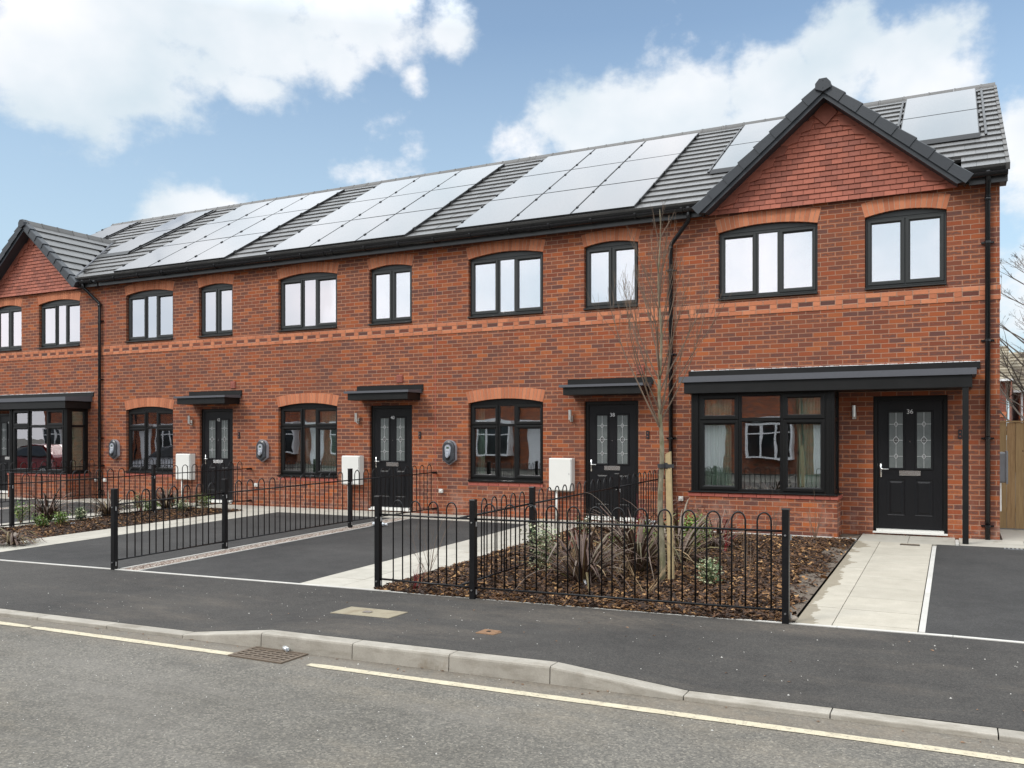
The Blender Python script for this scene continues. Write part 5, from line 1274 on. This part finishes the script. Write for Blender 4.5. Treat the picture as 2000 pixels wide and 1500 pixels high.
for px, py, r_, h, mat, l, s, n in ((1060, 1128, .20, .50, 'leaf_var', 'tall cream edged shrub at the left of the near bed, behind the railing', 31, 330), (1385, 1152, .13, .28, 'leaf_var', 'small cream edged shrub right of the stake', 32, 170),
                                    (1356, 1078, .27, .44, 'leaf_green', 'bushy green shrub right of the stake, near the bay window', 33, 420), (1262, 1080, .22, .34, 'leaf_green', 'green shrub half hidden behind the young tree', 34, 300), (1215, 1085, .15, .22, 'leaf_green', 'low green shrub among the bronze leaves of the near bed', 35, 120), (1140, 1052, .14, .26, 'leaf_var', 'pale edged shrub at the back of the near bed', 36, 130),
                                    (40, 1022, .17, .26, 'leaf_green', 'green shrub at the left end of the far bed', 41, 160), (82, 1030, .15, .16, 'leaf_green', 'low reddish green shrub under the left bronze plant', 42, 130), (122, 1027, .15, .2, 'leaf_green', 'bright green shrub in the middle of the far bed', 43, 160), (158, 1020, .13, .2, 'leaf_var', 'pale edged shrub in the middle of the far bed', 44, 170),
                                    (268, 997, .13, .26, 'leaf_var', 'pale upright shrub behind the long railing', 45, 130), (292, 1000, .18, .2, 'leaf_green', 'low green shrub beside the pale upright one', 46, 150), (357, 1000, .15, .2, 'leaf_var', 'grey green shrub below the white meter box of number 42', 47, 130), (397, 995, .19, .24, 'leaf_green', 'red tinged green shrub before the door numbered 42', 48, 200)):
    x, y = G(px, py); shrub(x, y, r_*(1.3 if px > 700 else 1.5), h*(1.2 if px > 700 else 1.45), mat, l, s, int(n*2.9), leaf=.03)
for px, py, h, n, mat, l, s, sp in ((835, 1128, .75, 9, 'twig', 'bare twiggy shrub at the left corner of the near bed', 51, .9), (812, 1150, .28, 5, 'stem_red', 'short red stemmed shrub at the left corner of the near bed', 52, .8), (1165, 1105, .7, 8, 'twig', 'bare twiggy shrub among the bronze leaves', 53, .6), (1245, 1090, .75, 9, 'stem_red', 'red stemmed shrub beside the young tree', 54, .35),
                                    (1375, 1100, .85, 5, 'twig', 'thin bare cane shrub in the open part of the near bed', 55, .3), (1415, 1080, .7, 6, 'stem_red', 'red stemmed shrub before the near bay window', 56, .6), (1455, 1140, .8, 4, 'twig', 'two bare canes near the right post of the front railing', 57, .25), (1590, 1052, .72, 8, 'twig', 'bare twiggy shrub against the near bay plinth, by its right corner', 58, .55),
                                    (1510, 1048, .75, 6, 'twig', 'bare twiggy shrub against the middle of the near bay plinth', 59, .4), (1125, 1075, .55, 10, 'stem_red', 'red stemmed shrub at the back left of the near bed', 60, .6), (190, 1020, .6, 6, 'twig', 'bare twiggy shrub in the far bed', 61, .4), (275, 1000, .6, 6, 'stem_red', 'red stemmed shrub in the far bed', 62, .4), (395, 1003, .6, 7, 'twig', 'bare twiggy shrub before the door numbered 42', 63, .5)):
    x, y = G(px, py); canes(x, y, h, n, mat, l, s, sp)
for i, (px, py, h, n, sp, l) in enumerate(((1120, 1135, .55, 7, 1.1, 'straw coloured bent canes left of the largest bronze plant'), (1215, 1125, .7, 8, 1.2, 'straw coloured canes leaning between the bronze plants'), (1262, 1160, .5, 7, 1.6, 'flattened straw coloured canes at the foot of the stake'), (1090, 1090, .6, 7, .7, 'straw coloured canes behind the tall cream edged shrub'), (1330, 1120, .55, 5, .9, 'straw coloured canes just right of the stake'))):
    x, y = G(px, py); canes(x, y, h, n, 'straw', l, 90+i, sp, 'bare_shrub', 3)
# litter and stones
def scrap(px, py, s, mat, label, seed, name='paper_scrap', cat='litter', hgt=.02):
    x, y = G(px, py, .03); z = gz(0, y)+.035; r = random.Random(seed); mb = MB(); n = 5
    g = [[(x-s+2*s*i/n+r.gauss(0, s*.07), y-s*.6+1.2*s*j/n+r.gauss(0, s*.07), z+r.uniform(0, hgt)+.005) for j in range(n+1)] for i in range(n+1)]
    for i in range(n):
        for j in range(n): mb.face([g[i][j], g[i+1][j], g[i+1][j+1], g[i][j+1]])
    o = mb.build(name, mat, None, False, (x, y, z)); tag(o, label, cat)
scrap(1488, 1064, .075, 'paper', 'white paper scrap on the bark below the near bay window', 1)
scrap(1493, 1092, .055, 'blue_scrap', 'torn blue wrapper on the bark below the near bay window', 2, 'wrapper')
scrap(1268, 1030, .10, 'paper', 'white sheet caught behind the young tree', 3, hgt=.12)
scrap(1325, 1078, .07, 'paper', 'crumpled pale paper left of the green shrub', 5, hgt=.05)
scrap(146, 1024, .07, 'paper', 'white wrapper on the bark of the far bed', 4)
scrap(387, 978, .09, 'car_red', 'red wrapper lying before the door numbered 42', 6, 'wrapper', hgt=.05)
def stone(px, py, s, label, seed):
    x, y = G(px, py, .03); z = gz(0, y)+.035; r = random.Random(seed); mb = MB(); rings = []
    for zz, k in ((-.3, .7), (.15, 1), (.5, .8), (.75, .4)): rings.append([(x+s*k*r.uniform(.8, 1.15)*math.cos(a_), y+s*k*r.uniform(.8, 1.15)*math.sin(a_), z+s*zz*.8) for a_ in [6.283*i/9 for i in range(9)]])
    mb.loft(rings); tag(mb.build('stone', 'stone', None, False, (x, y, z)), label, 'stone', 'stones lying in the near bed')
stone(1437, 1148, .035, 'larger of two pale stones right of the small cream edged shrub', 1); stone(1462, 1153, .045, 'pale stone nearest the right post of the front railing', 2); stone(1548, 1210, .05, 'muddy stone at the foot of the right railing post', 3)
# bottles
def bottle(x, y, z, a_, s, label):
    t = thing('plastic_bottle', label, 'bottle', (x, y, z)); d = Vector((math.cos(a_), math.sin(a_), 0)); p = Vector((x, y, z))
    mb = MB(); mb.tube([p, p+d*.01*s, p+d*.14*s, p+d*.18*s, p+d*.2*s], [.02*s, .032*s, .032*s, .016*s, .013*s], 12); mb.build('body', 'bottle', t, True)
    mb = MB(); mb.tube([p+d*.2*s, p+d*.222*s], .015*s, 10); mb.build('cap', 'paper', t)
bottle(-9.12, -2.15, gz(0, -2.15)+.045, .1, 1.3, 'crushed clear plastic bottle beside the gravel strip')
bottle(-4.80, -9.28, ROADZ+.03, 2.6, .6, 'clear plastic bottle lying on the gully grate')
o = None
mb = MB(); x, y = G(1143, 1007); mb.tube([(x, y, .33), (x+.05, y+.02, .38), (x+.07, y, .40)], .006, 5); tag(mb.build('plant_tie', 'green_tag', None, False, (x, y, .33)), 'green plant tie on the bronze leaves', 'plant tie')
mb = MB(); x, y = G(1145, 1152); z = gz(0, y)+.03
mb.hexa([(x-.004, y, z), (x+.018, y, z), (x+.018, y+.003, z), (x-.004, y+.003, z)], [(x-.035, y, z+.10), (x-.01, y, z+.105), (x-.01, y+.003, z+.105), (x-.035, y+.003, z+.10)]); tag(mb.build('plant_label', 'paper', None, False, (x, y, z)), 'white plant label stuck in the bark under the large bronze plant', 'plant label')
# stones, grit and leaves on the tarmac: too many to count
mb = MB(); r = random.Random(77)
for i in range(900):
    x = r.uniform(-9, 2.5); y = r.uniform(-14, -6.9); rd = y < Yk(x)-.14
    if not rd and y < Yk(x)+.02: continue
    z = (ROADZ if rd else zfoot(x, y))+.001; s = r.uniform(.002, .006)*(1.7 if r.random() < .06 else 1)
    mb.mesh([(x-s, y, z), (x, y-s*.8, z), (x+s, y, z), (x, y+s*.8, z), (x, y, z+s)], [(0, 1, 4), (1, 2, 4), (2, 3, 4), (3, 0, 4)])
o = mb.build('loose_grit', 'edging'); o['kind'] = 'stuff'; tag(o, 'scattered pale grit on the pavement and road', 'grit')
mb = MB()
for i in range(70):
    if r.random() < .5: x = r.uniform(-7, 2); y = Yk(x)-r.uniform(.14, .3); z = ROADZ+.002
    else: x = r.uniform(-6, 2); y = r.uniform(-8.6, -6.8); z = zfoot(x, y)+.002
    s = r.uniform(.008, .02); a_ = r.uniform(0, 6.28); c, q = math.cos(a_)*s, math.sin(a_)*s
    mb.mesh([(x-c, y-q, z), (x+q*.5, y-c*.5, z+.006), (x+c, y+q, z+.002), (x-q*.5, y+c*.5, z+.004)], [(0, 1, 2, 3)], r.random())
o = mb.build('fallen_leaves', 'dryleaf'); o['kind'] = 'stuff'; tag(o, 'small dry leaf fragments along the kerb and pavement', 'leaves')
mb = MB(); r = random.Random(5)
for x, y in ((-1.35, -1.1), (-1.42, -1.2), (-1.5, -1.02), (-1.38, -1.35), (-1.55, -1.5), (-1.9, -3.4)):
    for q in range(3):
        z = gz(0, y)+.05; s = r.uniform(.03, .055); a_ = r.uniform(0, 6.28); c, w_ = math.cos(a_)*s, math.sin(a_)*s
        mb.mesh([(x-c, y-w_, z), (x+w_*.6, y-c*.6, z+.03), (x+c, y+w_, z+.01), (x-w_*.6, y+c*.6, z+.025), (x, y, z+.004)], [(0, 1, 4), (1, 2, 4), (2, 3, 4), (3, 0, 4)], r.random())
o = mb.build('dead_leaves', 'dryleaf'); o['kind'] = 'stuff'; tag(o, 'curled brown leaves gathered by the doorstep corner', 'leaves')

# ------------------------------------------------------------ right-hand side: timber fence, trees, house beyond
t = thing('timber_fence', 'tall closeboard timber fence beside the end house', 'fence', (.7, 1.4, 0))
r = random.Random(2)
x = .64; mb = MB()
while x < 9.4:
    mb.hexa([(x, 1.40, 0), (x+.118, 1.405, 0), (x+.118, 1.425, 0), (x, 1.425, 0)], [(x, 1.40, 1.70+r.uniform(-.004, .004)), (x+.118, 1.405, 1.70), (x+.118, 1.425, 1.70), (x, 1.425, 1.70)], r.random()); x += .122
mb.build('boards', 'board', t)
mb = MB()
for z in (.25, .9, 1.5): mb.box(.62, 9.5, 1.43, 1.48, z, z+.08)
mb.build('rails', 'board', t); mb = MB(); mb.box(.64, 9.5, 1.385, 1.44, 1.705, 1.73, .8); mb.build('capping', 'board', t)
def bare_tree(x, y, h, r0, label, seed, depth=4, kids=6):
    r = random.Random(seed); t = thing('bare_tree', label, 'tree', (x, y, -.1), 'bare trees beyond the timber fence'); mb = MB(); pts = []; rs = []
    for i in range(9): f = i/8; pts.append(Vector((x+.25*f*math.sin(3*f+seed), y+.2*f*math.cos(2*f), -.3+h*.8*f))); rs.append(r0*(1-f*.8))
    mb.tube(pts, rs, 8); mb.build('trunk', 'twig_far', t, True)
    b = MB()
    for i in range(46):
        f = r.uniform(.2, 1); k = min(7, int(f*8)); c = pts[k].lerp(pts[k+1], f*8-k); a_ = r.uniform(0, 6.28); sp_ = r.uniform(.7, 1.3)
        branch(b, c, Vector((math.cos(a_)*sp_, math.sin(a_)*sp_, .75)), h*(.52-.28*f)*r.uniform(.7, 1.1), r0*(.40-.22*f), depth-1, r, .4, .0032, 6, .75, kids, .03)
    b.build('crown', 'twig_far', t)
bare_tree(2.5, 22, 9.3, .12, 'bare branching tree rising behind the timber fence, nearest the end house', 5, 4, 5)
bare_tree(4.6, 27, 8.5, .13, 'bare tree farther right beyond the timber fence', 12, 4, 5)
bare_tree(5.5, 21, 8.0, .13, 'bare tree at the far right beyond the timber fence', 15, 4, 5)
bare_tree(14, 30, 8.5, .14, 'bare tree well to the right, beyond the timber fence', 18, 3, 5)
bare_tree(24, 26, 9, .15, 'bare tree farthest right, beyond the timber fence', 19, 3, 5)
# house beyond
t = thing('distant_house', 'brick house with brown tiled roof beyond the timber fence', 'house', (8, 33, 0))
def far_house(t, x0, x1, y0, y1, ze, zr, m1='brick_far2'):
    mb = MB(); mb.box(x0, x1, y0, y1, -.3, ze); mb.build('wall', m1, t)
    mb = MB(); ym = (y0+y1)/2; n = 12; o = .35
    for sg, ya in ((-1, y0-o), (1, y1+o)):
        for k in range(n):
            a_, b_ = k/n, (k+1)/n+.01; P = lambda f, dz: (ya+(ym-ya)*f, ze-.1+(zr-ze+.1)*f+dz)
            p0, p1 = P(a_, .07), P(min(b_, 1), .0); q0, q1 = P(a_, -.02), P(min(b_, 1), -.08)
            xx = x0-.25; 
            while xx < x1+.25:
                xe = min(xx+.6, x1+.25); mb.loft([[(xx, q0[0], q0[1]), (xx, q1[0], q1[1]), (xx, p1[0], p1[1]), (xx, p0[0], p0[1])], [(xe, q0[0], q0[1]), (xe, q1[0], q1[1]), (xe, p1[0], p1[1]), (xe, p0[0], p0[1])]], r.random()); xx += .6
    mb.build('roof', 'far_tile', t)
    mb = MB(); mb.prism([(y0, ze-.05), (y1, ze-.05), (ym, zr-.12)], x0, x0+.2, 'x'); mb.prism([(y0, ze-.05), (y1, ze-.05), (ym, zr-.12)], x1-.2, x1, 'x'); mb.build('gable_wall', m1, t)
    mb = MB(); mb.box(x0-.25, x1+.25, y0-.42, y0-.30, ze-.16, ze-.06); mb.build('gutter', 'upvc_white', t)
far_house(t, 2.75, 14, 33, 41, 3.75, 5.85)
mb = MB(); mb.box(2.75, 14, 32.97, 33.0, 2.35, 2.6); mb.build('string_course', 'orange_brick', t)
mb = MB(); mb.tube([(2.86, 32.9, 3.7), (2.86, 32.9, 0)], .05, 8); mb.build('downpipe', 'upvc_white', t)
t = thing('distant_house', 'darker brick gable standing just right of the end wall, beyond the fence', 'house', (.9, 31.2, 0))
far_house(t, -.4, 2.15, 31.2, 38.5, 4.2, 6.0, 'brick_far')
mb = MB(); mb.box(2.151, 2.18, 31.2, 38, 2.4, 2.65); mb.box(-.4, 2.18, 31.16, 31.199, 2.4, 2.65); mb.build('string_course', 'orange_brick', t)

for k, (hx0, hx1) in enumerate(((17, 28), (31, 43))):
    t = thing('distant_house', ('brick house with brown roof, next along beyond the fence', 'brick house with brown roof, farthest along beyond the fence')[k], 'house', ((hx0+hx1)/2, 32, 0))
    far_house(t, hx0, hx1, 30, 38, 4.6, 7.2)
    for wx in (hx0+1.2, hx0+4.6, hx1-2.6):
        for wz in (.9, 3.1): m = MB(); m.rectrings(wx, wx+1.3, wz, wz+1.1, [(0, 30), (0, 29.95), (.08, 29.95), (.08, 30)]); m.box(wx+.6, wx+.7, 29.955, 30, wz+.08, wz+1.02); o = m.build('window', 'upvc_white', t); m = MB(); m.box(wx+.05, wx+1.25, 29.98, 29.995, wz+.05, wz+1.05); m.build('panes', 'car_glass', o)
# ------------------------------------------------------------ across the street (seen only as reflections in the glass)
def opposite(x0, w_):
    t = thing('opposite_house', 'red brick house with white windows across the road, mirrored in the ground floor panes', 'house', (x0+w_/2, -27, -.17), 'houses across the road mirrored in the windows')
    y = -27; mb = MB(); mb.box(x0, x0+w_, y-8, y, -.2, 5.0); mb.build('wall', 'brick', t)
    mb = MB(); mb.prism([(y+.4, 4.95), (y-8.4, 4.95), (y-4, 7.9)], x0, x0+w_, 'x'); mb.build('roof', 'roof_tile', t)
    for (a_, b_, z0, z1, d) in ((.6, 2.6, .5, 2.15, .55), (.8, 2.4, 3.5, 4.7, .03), (3.4, 4.4, 3.5, 4.7, .03)):
        m = MB(); yy = y+d
        m.rectrings(x0+a_, x0+b_, z0, z1, [(0, y), (0, yy+.06), (.08, yy+.06), (.08, yy)][::1]); 
        nn = 3 if b_-a_ > 1.2 else 2
        for i in range(1, nn): xx = x0+a_+(b_-a_)*i/nn; m.box(xx-.05, xx+.05, yy, yy+.055, z0+.08, z1-.08)
        m.box(x0+a_+.08, x0+b_-.08, yy, yy+.05, z0+(z1-z0)*.7-.03, z0+(z1-z0)*.7+.03)
        o = m.build('window', 'upvc_white', t); m = MB(); m.box(x0+a_+.04, x0+b_-.04, y+.001, yy+.01, z0+.04, z1-.04); m.build('panes', 'car_glass', o)
    m = MB(); m.box(x0+.45, x0+2.75, y, y+.65, 2.2, 2.4); m.box(x0+3.2, x0+4.6, y, y+.6, 2.25, 2.4); m.build('canopy', 'upvc_white', t)
    m = MB(); m.box(x0+3.45, x0+4.4, y, y+.04, -.15, 2.05); m.build('door', 'upvc_white', t)
    m = MB(); m.tube([(x0+2.95, y+.06, 4.9), (x0+2.95, y+.06, -.1)], .04, 8); m.build('downpipe', 'black_gloss', t)
for i in range(14): opposite(-58+i*4.9, 4.9)
def car(x, y, mat, label, heading=0):
    t = thing('parked_car', label, 'car', (x, y, ROADZ), 'cars parked along the road beyond the frame')
    z = ROADZ
    side = [(-2.05, .28), (-2.1, .55), (-2.0, .78), (-1.15, .95), (-.95, .95), (-.35, 1.38), (.2, 1.47), (1.1, 1.44), (1.75, 1.05), (2.0, .95), (2.08, .6), (2.0, .3), (1.7, .22), (-1.7, .22)]
    mb = MB(); rings = []
    for yy, k, dz in ((-.84, .93, 0), (-.88, 1, 0), (-.80, 1, .0), (0, 1.01, .02), (.80, 1, 0), (.88, 1, 0), (.84, .93, 0)):
        rings.append([(x+px*(k if pz < 1 else k*(1-.02)), y+yy*(1 if pz < 1 else .82), z+pz+dz*(pz > .9)) for px, pz in side])
    mb.loft(rings); b = mb.build('body', mat, t, False)
    mb = MB(); gp_ = [(-.98, .98), (-.40, 1.34), (.2, 1.42), (1.05, 1.39), (1.55, 1.03), (1.5, .98)]
    for sg in (-1, 1): mb.loft([[(x+a_, y+sg*(.885 if c < 1.1 else .755), z+c) for a_, c in gp_], [(x+a_, y+sg*(.86 if c < 1.1 else .74), z+c) for a_, c in gp_]])
    mb.build('side_glass', 'car_glass', t)
    mb = MB(); mb.hexa([(x-1.02, y-.68, z+.985), (x-1.02, y+.68, z+.985), (x-.98, y+.68, z+.98), (x-.98, y-.68, z+.98)], [(x-.40, y-.6, z+1.385), (x-.40, y+.6, z+1.385), (x-.36, y+.6, z+1.37), (x-.36, y-.6, z+1.37)]); mb.build('windscreen', 'car_glass', t)
    for wx in (-1.3, 1.3):
        for sg in (-1, 1):
            mb = MB(); mb.tube([(x+wx, y+sg*.72, z+.31), (x+wx, y+sg*.90, z+.31)], .31, 20); w2 = mb.build('wheel', 'rubber', t); mb = MB(); mb.tube([(x+wx, y+sg*.90, z+.31), (x+wx, y+sg*.915, z+.31)], [.21, .17], 16); mb.build('rim', 'steel', w2)
    for sg in (-1, 1): mb = MB(); mb.bevbox(x-2.09, x-1.9, y+sg*.62-.14, y+sg*.62+.14, z+.58, z+.72, .02); mb.build('headlight', 'white_plastic', t)
car(-27.5, -10.3, 'car_white', 'white hatchback parked beyond the left edge, mirrored in a ground floor window')
car(-34.5, -10.4, 'car_red', 'dark red hatchback parked beyond the left edge, mirrored in the far bay')
